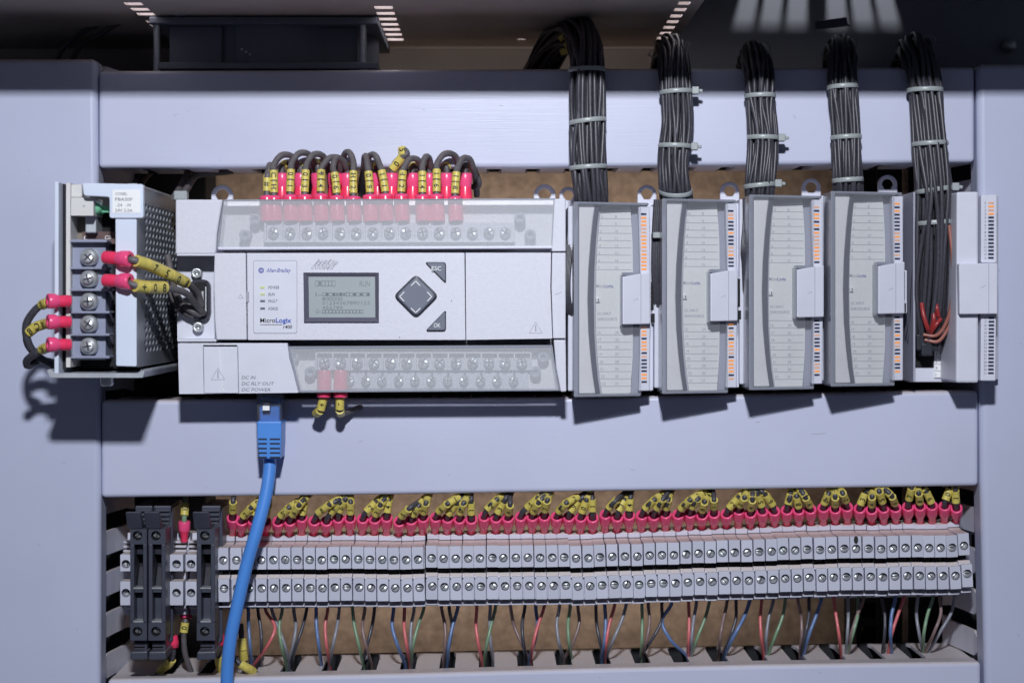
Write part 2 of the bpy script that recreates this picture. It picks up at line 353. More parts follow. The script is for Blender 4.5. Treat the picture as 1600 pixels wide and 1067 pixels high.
for i, (o_, nm) in enumerate(((0, 'upper'), (16, 'lower'))):
    mb = MB(); mb.tube(spline([P(84 + o_*1.4, 110, 10), P(100 + o_*1.5, 75, 14), P(140 + o_, 45 + o_*.6, 20), P(190, 30 + o_*.3, 30), P(250, 24, 40)]), 1.3, 8)
    solo(mb, 'fan_wire', M['cable'], f'{nm} black wire curving up to the cooling fan', 'wire', P(84, 110, 10), group='fan wires')
mb = MB(); mb.lathe(P(1577, 72, -58), P(1577, 72, -52), [(0, 4), (.6, 4), (1, 2.6), (1, 0)], 12)
solo(mb, 'wall_bolt', M['steel'], 'dark bolt head on the back wall, top right corner', 'bolt', P(1577, 76, -60))
# ================================================================ wiring ducts
def lid_poly(tl, tr, br, bl): return [tl, tr, br, bl]
def duct_h(label, x0, x1, yt, yb, side, slots):
    # yt, yb: functions of px for the lid's upper and lower edge
    t = thing('wiring_duct', label, 'wiring duct', P((x0+x1)/2, (yb(x0)+yb(x1))/2, 0), group='horizontal wiring ducts')
    xs = [x0 + (x1-x0)*i/12 for i in range(13)]
    poly = [(x, yt(x)) for x in xs] + [(x, yb(x)) for x in reversed(xs)]
    mb = MB(); mb.prism(poly, 49, 62); part(mb, 'lid', M['duct'], t, 2.0, 4)
    mb = MB(); za = lambda x: Z(yt(x), 62) - 1.2; zc = lambda x: Z(yb(x), 62) + 1.2
    a, b = X(x0, 62) + 1, X(x1, 62) - 1
    vs = []
    for x, px in ((a, x0), (b, x1)): vs.append((x, za(px), zc(px)))
    mb.add([(vs[0][0], 0, vs[0][1]), (vs[1][0], 0, vs[1][1]), (vs[1][0], 0, vs[1][2]), (vs[0][0], 0, vs[0][2]),
            (vs[0][0], -4, vs[0][1]), (vs[1][0], -4, vs[1][1]), (vs[1][0], -4, vs[1][2]), (vs[0][0], -4, vs[0][2])],
           [(0,1,2,3),(4,7,6,5),(0,4,5,1),(1,5,6,2),(2,6,7,3),(3,7,4,0)])
    part(mb, 'base', M['dark'], t)  # base coloured near-black in place of the shade inside the duct
    sg = 1 if side == 'top' else -1
    edges = [x0 + 1] + [v for c, w in slots for v in (c - w/2, c + w/2)] + [x1 - 1]
    for i in range(0, len(edges), 2):
        p0, p1 = edges[i], edges[i+1]
        z0 = (za if side == 'top' else zc)((p0+p1)/2); xa, xb = X(p0, 62), X(p1, 62); ch = min(2.2, (xb-xa)/4)
        mb = MB(); pl = [(xa, 10), (xa, 44), (xa+ch, 49.5), (xb-ch, 49.5), (xb, 44), (xb, 10), (xb+1.2, 4), (xa-1.2, 4)]
        n = len(pl); vs = [(x, -d, z0) for x, d in pl] + [(x, -d, z0 - sg*1.5) for x, d in pl]
        mb.add(vs, [tuple(range(n)), tuple(range(2*n-1, n-1, -1))] + [(q, (q+1) % n, (q+1) % n+n, q+n) for q in range(n)])
        part(mb, 'finger', M['finger'], t)
    other = (zc if side == 'top' else za)
    mb = MB(); zm = other((x0+x1)/2); mb.box(a, b, min(zm, zm + sg*1.5), max(zm, zm + sg*1.5), 4, 26); part(mb, 'rear_wall', M['finger'], t)
    return t
TOPB = lambda x: lerp(x, [(150, 262.5), (820, 262), (1220, 258), (1525, 253.5)])
MIDT = lambda x: lerp(x, [(150, 625.5), (885, 621), (1525, 610)])
MIDB = lambda x: lerp(x, [(150, 777.5), (620, 772.5), (900, 768), (1200, 764), (1530, 759)])
BOTT = lambda x: lerp(x, [(160, 1061), (330, 1058), (630, 1052), (920, 1044), (1200, 1038), (1530, 1033.5)])
duct_h('lilac grey wiring duct across the top, under the cable bundles', 154, 1523, lambda x: lerp(x, [(150, 111), (1525, 105)]), TOPB, 'bottom', [(205 + 63*i, 24) for i in range(21)])
duct_h('lilac grey wiring duct across the middle, crossed by the blue cable', 158, 1529, MIDT, MIDB, 'top', [(220 + 63*i, 24) for i in range(21)])
duct_h('lilac grey wiring duct along the bottom edge, coloured wires entering its slots', 168, 1533, BOTT, lambda x: BOTT(x) + 190, 'top',
       [(c, 25) for c in (248, 311, 380, 443, 509, 572, 634, 697, 760, 822, 884, 946, 1009, 1071, 1133, 1196, 1258, 1321, 1384, 1448)])
def duct_v(label, edge, sgn, outer, top, slots):
    t = thing('wiring_duct', label, 'wiring duct', P(outer, 1100, 0), group='vertical wiring ducts')
    ex = lambda y: lerp(y, edge)
    ys = [top, 400, 750, 1130]
    mb = MB(); mb.prism([(ex(y), y) for y in ys] + [(outer, ys[-1]), (outer, ys[0])], 47, 63.5); part(mb, 'lid', M['ductv'], t, 3.2, 5)
    xw = X(ex(900), 63) - sgn * 1.4
    mb = MB(); mb.box(min(xw, X(outer, 63)), max(xw, X(outer, 63)), Z(1130, 63), Z(top, 63) - 1, 0, 4); part(mb, 'base', M['dark'], t)  # dark base colour does the work of shade behind the fingers
    es = [top + 4] + [v for c, w in slots for v in (c - w/2, c + w/2)] + [1130]
    for i in range(0, len(es), 2):
        z0, z1 = Z(es[i], 62), Z(es[i+1], 62); ch = min(3, abs(z0-z1)/4)
        pl = [(z0, 12), (z0, 20), (z0, 30), (z0, 42), (z0-ch, 49), (z1+ch, 49), (z1, 42), (z1, 30), (z1, 20), (z1, 12), (z1-1.6, 4), (z0+1.6, 4)]; n = 12
        fx = lambda d: xw + sgn*(max(0, 46-d)/42)**1.3*6.5
        vs = [(fx(d), -d, z) for z, d in pl] + [(fx(d) - sgn*1.8, -d, z) for z, d in pl]
        mb = MB(); mb.add(vs, [(0, 1, 8, 9), (1, 2, 7, 8), (2, 3, 6, 7), (3, 4, 5, 6), (0, 9, 10, 11), (12, 21, 20, 13), (13, 20, 19, 14), (14, 19, 18, 15), (15, 18, 17, 16), (12, 23, 22, 21)] + [(q, (q+1) % n, (q+1) % n+n, q+n) for q in range(n)])
        part(mb, 'finger', M['finger'], t)
    return t
duct_v('wide vertical wiring duct down the left edge, behind the power supply', [(92, 151), (760, 157), (1130, 156)], 1, -60, 92, [(300+65.5*i, 28) for i in range(13)])
duct_v('wide vertical wiring duct down the right edge of the panel', [(100, 1527), (800, 1533), (1130, 1541)], -1, 1670, 100, [(197+65.5*i, 26) for i in range(14)])
# small scuffs on the lids
lids = [o for o in C.objects if o.name.split('.')[0] == 'lid']
for li, marks in ((0, [(272, 182, 277, 178), (292, 175, 295, 173), (660, 170, 664, 173), (780, 165, 786, 166), (1240, 180, 1243, 186), (345, 250, 346, 252)]),
                  (1, [(190, 668, 193, 670), (560, 690, 566, 689), (935, 648, 938, 655), (1268, 678, 1290, 677), (1180, 660, 1188, 659), (700, 742, 703, 741), (985, 733, 993, 734), (320, 760, 322, 761)]),
                  (3, [(96, 722, 103, 723), (45, 265, 47, 268), (60, 850, 62, 853), (120, 980, 121, 984)]), (4, [(1594, 536, 1596, 537), (1560, 420, 1562, 425), (1590, 990, 1593, 993)]), (2, [(936, 1057, 938, 1059), (1280, 1050, 1284, 1051)])):
    for (a, b, c, e) in marks:
        mb = MB(); L_ = math.hypot(c-a, e-b); nx, ny = -(e-b)/L_*.45, (c-a)/L_*.45
        mb.sheet([(a+nx, b+ny), (c+nx, e+ny), (c-nx, e-ny), (a-nx, b-ny)], 63.56 if li in (3, 4) else 62.06); part(mb, 'scuff', M['slope'], lids[li])
# ================================================================ cable bundles over the top duct
def bundle(label, path, rad, nring, ties, extra_label=None, tailspread=0, grp='black cable bundles'):
    pts = spline([P(*p) for p in path], 7); t = thing('cable_bundle', label, 'cable bundle', P(*path[-1]), group=grp)
    offs = []
    for q in range(1, nring + 1):
        if q < nring - 1: continue
        n = 6*q
        for j in range(n): offs.append((q*rad/(nring+.45), 2*math.pi*(j + RND.uniform(-.12, .12))/n))
    N = len(pts)
    for rr, aa in offs:
        ph = RND.uniform(0, 6.28); fr = RND.uniform(1, 3.4); tw = RND.uniform(-.32, .32); line = []
        for i, p in enumerate(pts):
            tt = i/(N-1); T = (pts[min(i+1, N-1)] - pts[max(i-1, 0)]).normalized()
            sd = Vector((1, 0, 0)); sd = (sd - T*sd.dot(T)).normalized(); nr = T.cross(sd)
            a2 = aa + tw*math.sin(fr*tt*6 + ph); r2 = rr * (1 + .07*math.sin(fr*tt*9 + ph*2)) * (1 + tailspread*max(0, tt-.55))
            line.append(p + sd*(math.cos(a2)*r2) + nr*(math.sin(a2)*r2))
        mb = MB(); mb.tube(line, rad/(nring+.45)*.49, 7); part(mb, 'cable', M['cable'], t)
    for (y, tilt, head) in ties:
        i = min(range(N//4, N), key=lambda q: abs(CY - pts[q].z/k(-pts[q].y) - y)); p = pts[i]
        T = (pts[min(i+1, N-1)] - pts[i-1]).normalized(); ca = math.atan2(T.x, -T.z)
        ring_o, ring_i = rad*1.075, rad*1.01; h = 1.1; n = 28
        mb = MB(); vs = []
        axx = Vector((math.cos(tilt), 0, math.sin(tilt))); nrm = Vector((0, 1, 0)); up = axx.cross(nrm)*-1
        if abs(T.y) > .35: nrm = (nrm - T*nrm.dot(T)).normalized(); up = -T
        for (r, hh) in ((ring_o, h), (ring_o, -h), (ring_i, -h), (ring_i, h)):
            for j in range(n):
                a = 2*math.pi*j/n; vs.append(p + axx*(math.cos(a)*r) + nrm*(math.sin(a)*r) + up*hh)
        mb.add(vs, [(q*n+j, q*n+(j+1) % n, ((q+1) % 4)*n+(j+1) % n, ((q+1) % 4)*n+j) for q in range(4) for j in range(n)], 0, False)
        tie = part(mb, 'cable_tie', M['tie'], t, .25, 1)
        for pol in tie.data.polygons: pol.use_smooth = True
        if head:
            hx = p + axx*(head*(rad+1.6)) + Vector((0, -rad*.35, 0)); mb = MB()
            mb.box(hx.x-1.8, hx.x+1.6, hx.z-1.8, hx.z+1.8, -hx.y-2, -hx.y+1.6)
            mb.box(hx.x+1.6, hx.x+3.4, hx.z-.9, hx.z+.7, -hx.y-.8, -hx.y+.6)
            part(mb, 'tie_head', M['tie'], tie, .5)
    return t
def over(x, xt, ya): return [(x-8, 120, -18), (x-7, ya+45, -4), (xt-6, ya+10, 18), (xt-2, ya+2, 42), (xt+2, ya+14, 62)]
bundle('thick black cable bundle, first from the left, yellow markers at its bend', [(838, 124, -18), (850, 98, -4), (874, 62, 16), (900, 50, 42), (914, 70, 64)] + [(917, 110, 72), (918, 190, 73), (919, 262, 74), (923, 312, 72), (926, 330, 58)], 8.3, 3, [(113, .02, 0), (190, .12, 0), (262, .06, 0)])
bundle('black cable bundle, second from the left, two tie heads on its right', over(1045, 1050, 74) + [(1054, 115, 70), (1058, 190, 71), (1052, 255, 73), (1056, 304, 72), (1060, 326, 58)], 7.4, 3, [(78, .02, 0), (147, .05, 1), (228, -.04, 1), (301, .02, 0)])
bundle('black cable bundle, third from the left, over the third module', over(1178, 1180, 84) + [(1187, 120, 69), (1188, 165, 70), (1192, 225, 71), (1186, 298, 72), (1188, 320, 58)], 7.0, 3, [(82, .02, 0), (148, .03, 0), (219, -.02, 1), (290, .10, 1)])
bundle('black cable bundle, fourth from the left, over the fourth module', over(1312, 1314, 74) + [(1316, 110, 69), (1317, 150, 70), (1322, 215, 71), (1325, 290, 72), (1328, 315, 58)], 6.9, 3, [(74, .02, 0), (135, .06, 0), (210, .05, 0), (278, .06, 0)])
bundle('long black cable bundle on the right, running down into the uncovered module', over(1418, 1430, 74) + [(1440, 105, 70), (1446, 150, 70), (1453, 225, 72), (1459, 297, 73), (1460, 348, 72), (1459, 420, 70), (1454, 490, 66), (1450, 535, 60)], 8.0, 3, [(76, .06, 0), (143, .01, 0), (225, .05, 0), (300, .14, 1), (348, .07, 1)], tailspread=.75)
for i, (dx, dy, rot) in enumerate(((0, 0, .6), (10, 12, 1.0), (2, 20, .2))):
    mb = MB(); p = Vector(P(874 + dx, 62 + dy, 45)); q = p + Vector((math.cos(rot)*3.5, -1, math.sin(rot)*3.5)); mb.tube([p, q], 1.6, 8)
    solo(mb, 'marker_sleeve', M['yellow'], ('highest', 'middle', 'lowest')[i] + ' yellow marker sleeve at the bend of the first cable bundle', 'marker', tuple(p), group='yellow markers in the cable bend')
mb = MB(); mb.prism([(1274, 34), (1323, 27), (1325, 38), (1330, 40), (1276, 47)], 108, 111); solo(mb, 'grey_clip', M['black'], 'dark grey clip strip above the fourth cable bundle', 'clip', P(1300, 45, 108), bev=.4)
# cables seen through the gap above the power supply and beside the modules
for i, pth in enumerate(([P(206, 300, 10), P(212, 285, 5), P(222, 272, 0), P(235, 264, -5)], [P(215, 302, 10), P(222, 286, 5), P(230, 274, 0), P(240, 266, -5)],
                         [P(272, 308, 60), P(280, 296, 40), P(290, 276, 20), P(297, 268, 15), P(330, 262, 10)], [P(284, 305, 60), P(294, 292, 40), P(302, 279, 20), P(312, 273, 15), P(360, 268, 10)])):
    mb = MB(); mb.tube(spline(pth), 1.7, 8)
    solo(mb, 'grey_wire', M['wireg'], ('left', 'right', 'left', 'right')[i] + ' grey wire of the pair ' + ('behind the power supply top' if i < 2 else 'above the controller left corner'), 'wire', tuple(pth[0]), group='grey wires under the top duct')
mb = MB(); p = Vector(P(285, 307, 62)); mb.box(p.x-4, p.x+2.5, p.z-2, p.z+2.6, 58, 64); solo(mb, 'cable_tie', M['tie'], 'pale cable tie head at the controller upper left corner', 'cable tie', tuple(p), bev=.8)
# ================================================================ shared small pieces
def arc(pts, t0, t1, n=5):                    # piece of a polyline by arc length
    L = [0]
    for a, b in zip(pts, pts[1:]): L.append(L[-1] + (b-a).length)
    def at(s):
        for i in range(len(L)-1):
            if s <= L[i+1] + 1e-9: return pts[i].lerp(pts[i+1], 0 if L[i+1] == L[i] else (s-L[i])/(L[i+1]-L[i]))
        return pts[-1]
    return [at((t0 + (t1-t0)*j/n)*L[-1]) for j in range(n+1)]
def lead(name, label, cat, s0, s1, srad, path, markers, wr=1.45, mr_=2.05, wm='wireg', group=None, flip=False, prof=None, n=7):
    # s0 -> s1: pink crimp sleeve (s1 is where the wire leaves it)
    t = thing(name, label, cat, s0, group); a, b = Vector(s0), Vector(s1)
    pr = prof or [(0, .58), (.02, .62), (.36, .64), (.54, .93), (.68, 1.0), (.97, 1.0), (1, .95), (1, .66), (.8, .62)]
    mb = MB(); full = [(q, r*srad) for q, r in pr]; cut = next((i for i, (q, r) in enumerate(full) if q >= .5), 1)
    mb.lathe(a, b, full[:cut+1], 14, 0); mb.lathe(a, b, full[cut:], 14, 1); part(mb, 'crimp_sleeve', [M['pink'], M['pinkl']], t)
    pts = spline([a.lerp(b, .7)] + [Vector(p) for p in path], n)
    mb = MB(); mb.tube(pts, wr, 8); part(mb, 'wire', M[wm], t)
    for (t0, t1, tx) in markers:
        seg = arc(pts, t0, t1, 4); mb = MB(); mb.tube([seg[0], seg[4]], mr_, 12); p = (seg[0]+seg[4])/2; ax = (seg[4]-seg[0]).normalized()
        if flip: ax = -ax
        vw = (Vector((0, -DIST, 0)) - p).normalized(); vw = (vw - ax*vw.dot(ax)).normalized(); up = ax.cross(vw)*-1
        if tx: mb.text(tx, p + vw*(mr_+.08), mr_*1.75, 1, right=ax, up=up, align='C', bold=.012)
        part(mb, 'marker', [M['yellow'], M['ink']], t)
    return t
def screw_head(mb, c, r, ang, nrm=(0, -1, 0), m=0, ms=1, cross=False):
    c, nrm = Vector(c), Vector(nrm).normalized()
    mb.lathe(c - nrm*.8, c + nrm*.0, [(0, r), (.6, r), (1, r*.82), (1, 0)], 14, m)
    ref = Vector((math.cos(ang), 0, math.sin(ang))); u = (ref - nrm*ref.dot(nrm)).normalized(); w = nrm.cross(u); o = c + nrm*.04
    for q in ((u, w), (w, u)) if cross else ((u, w),):
        a_, b_ = q[0]*(r*.80), q[1]*(r*.17); mb.add([o-a_-b_, o+a_-b_, o+a_+b_, o-a_+b_], [(0, 1, 2, 3)], ms)
def ring_tab(px, py, r, d0, d1, parent, hole=.60):
    c = Vector(P(px, py, d1)); R_ = r*k(d1); n = 20; mb = MB(); dz = (d1-d0)
    out = [(c.x+R_*math.cos(math.pi*i/n), c.z+R_*math.sin(math.pi*i/n)) for i in range(n+1)] + [(c.x-R_, c.z-R_*1.6), (c.x+R_, c.z-R_*1.6)]
    inn = []
    for x, z in out:
        a = math.atan2(z-c.z, x-c.x); inn.append((c.x+R_*hole*math.cos(a), c.z+R_*hole*math.sin(a)))
    N = len(out)
    for rr in (out, inn):
        pass
    vs = [(x, -d1, z) for x, z in out] + [(x, -d1, z) for x, z in inn] + [(x, -d0, z) for x, z in out] + [(x, -d0, z) for x, z in inn]
    fs = []
    for i in range(N):
        j = (i+1) % N; fs += [(i, j, N+j, N+i), (2*N+i, 3*N+i, 3*N+j, 2*N+j), (i, 2*N+i, 2*N+j, j), (N+i, N+j, 3*N+j, 3*N+i)]
    mb.add(vs, fs); return part(mb, 'mounting_tab', M['mod'], parent, .3, 1)
def tri_mark(mb, cx, cy, w, h, d, lw, m=0):
    pts = [(cx, cy-h/2), (cx+w/2, cy+h/2), (cx-w/2, cy+h/2)]
    for a, b in zip(pts, pts[1:]+pts[:1]):
        dx, dy = b[0]-a[0], b[1]-a[1]; L = math.hypot(dx, dy); nx, ny = -dy/L*lw/2, dx/L*lw/2
        mb.sheet([(a[0]+nx, a[1]+ny), (b[0]+nx, b[1]+ny), (b[0]-nx, b[1]-ny), (a[0]-nx, a[1]-ny)], d, m)
def line(mb, x0, y0, x1, y1, lw, d, m=0):
    L = math.hypot(x1-x0, y1-y0); nx, ny = -(y1-y0)/L*lw/2, (x1-x0)/L*lw/2
    mb.sheet([(x0+nx, y0+ny), (x1+nx, y1+ny), (x1-nx, y1-ny), (x0-nx, y0-ny)], d, m)
def rrect(x0, y0, x1, y1, r, n=5):
    out = []
    for cx, cy, a0 in ((x1-r, y0+r, -90), (x1-r, y1-r, 0), (x0+r, y1-r, 90), (x0+r, y0+r, 180)):
        for i in range(n+1):
            a = math.radians(a0+90*i/n); out.append((cx+r*math.cos(a), cy+r*math.sin(a)))
    return out
def rpoly(pts, r, n=4):                       # polygon with rounded corners
    out = []; N = len(pts)
    for i in range(N):
        p, a, b = Vector(pts[i]), Vector(pts[i-1]), Vector(pts[(i+1) % N]); u, w = (a-p).normalized(), (b-p).normalized()
        for j in range(n+1):
            t = j/n; q0, q1 = p+u*r, p+w*r; out.append(tuple(q0*(1-t)**2 + p*2*t*(1-t) + q1*t*t))
    return out
# ================================================================ programmable controller
plc = thing('programmable_controller', 'wide light grey programmable controller with small display and diamond keypad', 'controller', P(580, 614, 4))
mb = MB(); mb.prism([(278, 316), (884, 312), (884, 611), (281, 613)], 4, 64); part(mb, 'body', M['plcs'], plc, .8)
mb = MB(); mb.prism([(274, 312), (348, 312), (343, 340), (339, 365), (337.5, 390), (336, 397.5), (274, 397.5)], 60, 92); part(mb, 'upper_left_block', M['plc'], plc, .8)
mb = MB(); mb.prism([(866, 311), (884, 310), (884, 393), (862, 393), (864, 350)], 60, 90.5); part(mb, 'end_cap', M['plc'], plc, .5)
mb = MB(); mb.prism([(862.5, 395), (884, 395), (884, 529), (864, 529), (861.5, 450)], 60, 91); line(mb, 867, 460.5, 878, 456.5, .8, 91.15, 1); part(mb, 'end_cap', [M['plc'], M['line']], plc, .5)
mb = MB(); mb.prism([(865, 531), (884, 531), (885, 612), (876, 612), (869, 575)], 60, 90); part(mb, 'end_cap', M['plc'], plc, .5)
mb = MB(); mb.pbox(277, 398, 337, 532, 60, 76); part(mb, 'port_bay', M['plcs'], plc)
mb = MB(); mb.pbox(276, 397, 336, 400, 76, 92); mb.pbox(277, 530, 338, 534, 76, 92); part(mb, 'bay_ledge', M['plcs'], plc, .3)
# middle face, in three plates with grooves between them
mb = MB(); mb.prism([(335, 395.5), (384, 395.5), (385.5, 531), (338, 531), (335.5, 500), (334, 440)], 60, 92); tri_mark(mb, 376, 463, 8, 6, 92.1, .7, 1); part(mb, 'port_door', [M['plc'], M['line']], plc, .5)
mb = MB(); mb.prism([(385.5, 395.5), (726, 395), (727.5, 531.5), (387, 531.5)], 60, 92.4); face = part(mb, 'face_plate', M['plc'], plc, .4)
mb = MB(); mb.prism([(727.5, 395), (861, 395), (860, 450), (863, 529), (728.5, 531)], 60, 92.2); tri_mark(mb, 837, 512, 20, 17, 92.3, .7, 1); mb.pbox(836, 508, 838, 518, 92.2, 92.3, 1); part(mb, 'battery_door', [M['plc'], M['line']], plc, .4)
mb = MB(); mb.pbox(384.5, 456, 389, 472, 92, 92.9); part(mb, 'door_catch', M['line'], plc, .1)
mb = MB(); o_, i_ = rrect(395.5, 407, 464.5, 521, 4), rrect(396.5, 408, 463.5, 520, 3.4); n = len(o_)
mb.add([P(x, y, 92.55) for x, y in o_+i_], [(q, (q+1) % n, n+(q+1) % n, n+q) for q in range(n)], 0); mb.sheet(i_, 92.6, 1)
lp = part(mb, 'label_panel', [M['line'], M['plcs']], plc)
mb = MB(); mb.disc(P(408, 422.5, 92.75), 4.4*k(92), 20, 0); mb.ptext('AB', 408, 422.5, 92.8, 2.6, 1, align='C')
mb.ptext('Allen-Bradley', 416, 425.3, 92.75, 6.2, 0, wpx=38.5, shear=.25, bold=.012); part(mb, 'brand_print', [M['vblue'], M['white']], lp)
mb = MB(); mb.ptext('Micro', 406.5, 504, 92.75, 7.2, 0, wpx=23.5, bold=.01); mb.ptext('Logix', 430.8, 504, 92.75, 7.2, 1, wpx=24.5, bold=.03)
line(mb, 406.5, 507.3, 441, 507.3, .7, 92.75, 0); mb.ptext('1400', 442.5, 513.2, 92.75, 5.2, 0, wpx=14, shear=.2, bold=.015); part(mb, 'model_print', [M['ink'], M['lblue']], lp)
for i, (y, tx, on) in enumerate(((449, 'POWER', 'ledg'), (459.7, 'RUN', 'leddim'), (470.2, 'FAULT', 'gink'), (482, 'FORCE', 'gink'))):
    mb = MB(); mb.pbox(406.5, y-1.6, 414, y+1.6, 92.4, 92.9); part(mb, 'indicator', M['ledg'] if i < 2 else M['gink'], lp)
    mb = MB(); mb.ptext(tx, 419, y+2.4, 92.75, 4.6, 0, wpx=(17, 10.5, 14.5, 15.5)[i], shear=.25, bold=.01); part(mb, 'indicator_print', M['gink'], lp)
mb = MB()
for i, tx in enumerate(('COMM0', 'COMM1', 'COMM2', 'DCOMM', 'BAT.LO', 'U-MSG')):
    a = math.radians(50); mb.text(tx, P(488.5 + i*6, 421.8, 92.5), 1.55, 0, right=(math.cos(a), 0, math.sin(a)), up=(-math.sin(a), 0, math.cos(a)))
part(mb, 'indicator_legend', M['gink'], face)
# display
disp = MB(); B = [(474, 426), (592, 426), (592, 503), (475, 503)]; I = [(482, 432.5), (586, 432.5), (586.5, 496), (483, 496)]
disp.add([P(x, y, 93.7) for x, y in B] + [P(x, y, 92.7) for x, y in I] + [P(x, y, 90.4) for x, y in B], [(0,1,5,4),(1,2,6,5),(2,3,7,6),(3,0,4,7),(0,8,9,1),(1,9,10,2),(2,10,11,3),(3,11,8,0)])
disp = part(disp, 'display', M['bez'], plc)
mb = MB(); mb.sheet(I, 92.75, 0); d = 92.85
def cell(x, y, w, h, m, fill):
    if fill: mb.sheet([(x, y), (x+w, y), (x+w, y+h), (x, y+h)], d, m)
    else:
        for q in ((x, y, x+w, y), (x, y+h, x+w, y+h), (x, y, x, y+h), (x+w, y, x+w, y+h)): line(mb, *q, .7, d, m)
for i in range(6): cell(492.5+i*5.3, 439, 4.6, 8, 1, i == 1)
mb.ptext('RUN', 562, 447.5, d, 8.6, 1, wpx=16)
mb.ptext('I-', 493, 463, d, 6, 1, wpx=9)
for i in range(14): cell(503.5+i*5.35, 457.5, 4.5, 5, 2 if i % 2 else 1, i in (1, 3, 4, 5, 6, 9, 11, 13))
for i in range(6): cell(503.5+i*5.35, 465, 4.5, 3.6, 1, i == 0)
mb.ptext('01234567890123', 503.5, 476, d, 5.6, 1, wpx=74); mb.ptext('456789', 503.5, 483, d, 5, 1, wpx=32)
mb.ptext('O-', 493, 489.5, d, 5.6, 1, wpx=9)
for i in range(12): cell(503.5+i*5.35, 484.5, 4.6, 4.8, 2, False)
part(mb, 'screen', [M['lcd'], M['lcdp'], M['lcdd']], disp)
# keypad
kp = [(650, 428), (686, 463), (650, 499), (614, 463)]
mb = MB(); mb.prism(rpoly(kp, 9), 90, 93.4); pad = part(mb, 'arrow_keypad', M['keyr'], plc, .8, 3)
kq = [(650, 431.5), (682, 463), (650, 495), (618, 463)]
mb = MB(); mb.prism(rpoly(kq, 8), 92, 94.4); part(mb, 'key_cap', M['key'], pad, .9, 3)
mb = MB()
for (cx, cy, dx, dy) in ((649.5, 443, 0, 1), (649.5, 485, 0, -1), (628, 463.5, 1, 0), (671, 463.5, -1, 0)):
    ax, ay = -dx*3.6, -dy*3.6; px_, py_ = (0, 7.3) if dx else (7.3, 0)
    tip = (cx+ax, cy+ay)
    for s_ in (-1, 1): line(mb, tip[0], tip[1], cx-ax+s_*px_, cy-ay+s_*py_, 1.3, 94.55)
part(mb, 'arrow_print', M['white'], pad)
for nm, pl, tx, tp in (('escape', [(663, 409.5), (697, 409.5), (697, 443.5)], 'ESC', (682, 419.3)), ('ok', [(697, 483.5), (697, 517.5), (664, 517.5)], 'OK', (683, 508))):
    mb = MB(); mb.prism(rpoly(pl, 5), 90, 93.4); kk = part(mb, 'key', M['keyr'], plc, .5, 2)
    c = (sum(p[0] for p in pl)/3, sum(p[1] for p in pl)/3); mb = MB(); mb.prism(rpoly([((x-c[0])*.88+c[0], (y-c[1])*.88+c[1]) for x, y in pl], 4), 92, 94.2); part(mb, 'key_cap', M['key'], kk, .6, 2)
    mb = MB(); mb.ptext(tx, tp[0], tp[1], 94.4, 6.6, 0, wpx=15 if tx == 'ESC' else 10.5, align='C'); part(mb, 'key_print', M['white'], kk)
for x, y in ((705, 470), (624, 527)):
    mb = MB(); mb.pbox(x, y-1, x+1.2, y+1.2, 92.3, 92.5); part(mb, 'scuff', M['gink'], plc)
# lower left block, door and print
mb = MB(); mb.prism([(278, 536), (449, 536), (452, 560), (459, 585), (466, 613.5), (280, 615.5)], 60, 91)
line(mb, 317.5, 542, 319, 614, .9, 91.12, 1); line(mb, 371.5, 541, 373, 614, .9, 91.12, 1)
for i, tx in enumerate(('DC IN', 'DC RLY OUT', 'DC POWER')): mb.ptext(tx, 377.5, 592.3 + i*9.5, 91.12, 5.2, 2, wpx=(22, 51, 45)[i], shear=.2)
low = part(mb, 'lower_left_block', [M['plcs'], M['groove'], M['gink']], plc, .6)
mb = MB(); mb.pbox(319, 543, 371, 614, 90, 91.5); tri_mark(mb, 340.5, 584, 21, 18, 91.62, .7, 1); mb.pbox(339.6, 579, 341.4, 591, 91.5, 91.6, 1); tri_mark(mb, 346.5, 607, 9, 9, 91.62, .6, 2); line(mb, 343, 545, 348, 613, .5, 91.62, 2)
dr = part(mb, 'port_door', [M['plcs'], M['line'], M['white']], plc, .5); mb = MB(); mb.pbox(317.5, 539, 370.5, 541.2, 90, 91.3); part(mb, 'door_slot', M['dark'], dr)
# serial port
mb = MB(); mb.prism(rpoly([(296, 444), (303, 436), (322, 437), (328, 444), (328.5, 493), (322, 501), (312, 500), (300, 488)], 5), 76, 80); sp = part(mb, 'serial_port', M['keyr'], plc, .6)
mb = MB(); mb.prism(rpoly([(300, 447), (305, 440.5), (320, 441), (324, 446), (324.5, 491), (320, 497), (312, 496), (303, 485)], 4), 79, 80.4); part(mb, 'socket', M['dark'], sp)
mb = MB(); mb.pbox(315, 455, 318, 490, 79, 81.5); mb.pbox(320.5, 448, 322.5, 488, 79, 81); part(mb, 'pin_row', M['steel'], sp)
for x, y in ((309, 427), (311, 511)):
    mb = MB(); c = Vector(P(x, y, 76)); mb.lathe(c, c + Vector((0, -4, 0)), [(0, 2.6), (.85, 2.6), (1, 2.2), (1, 1.3), (.2, 1.2), (.2, 0)], 6 if False else 14); part(mb, 'jack_post', M['steel'], plc)
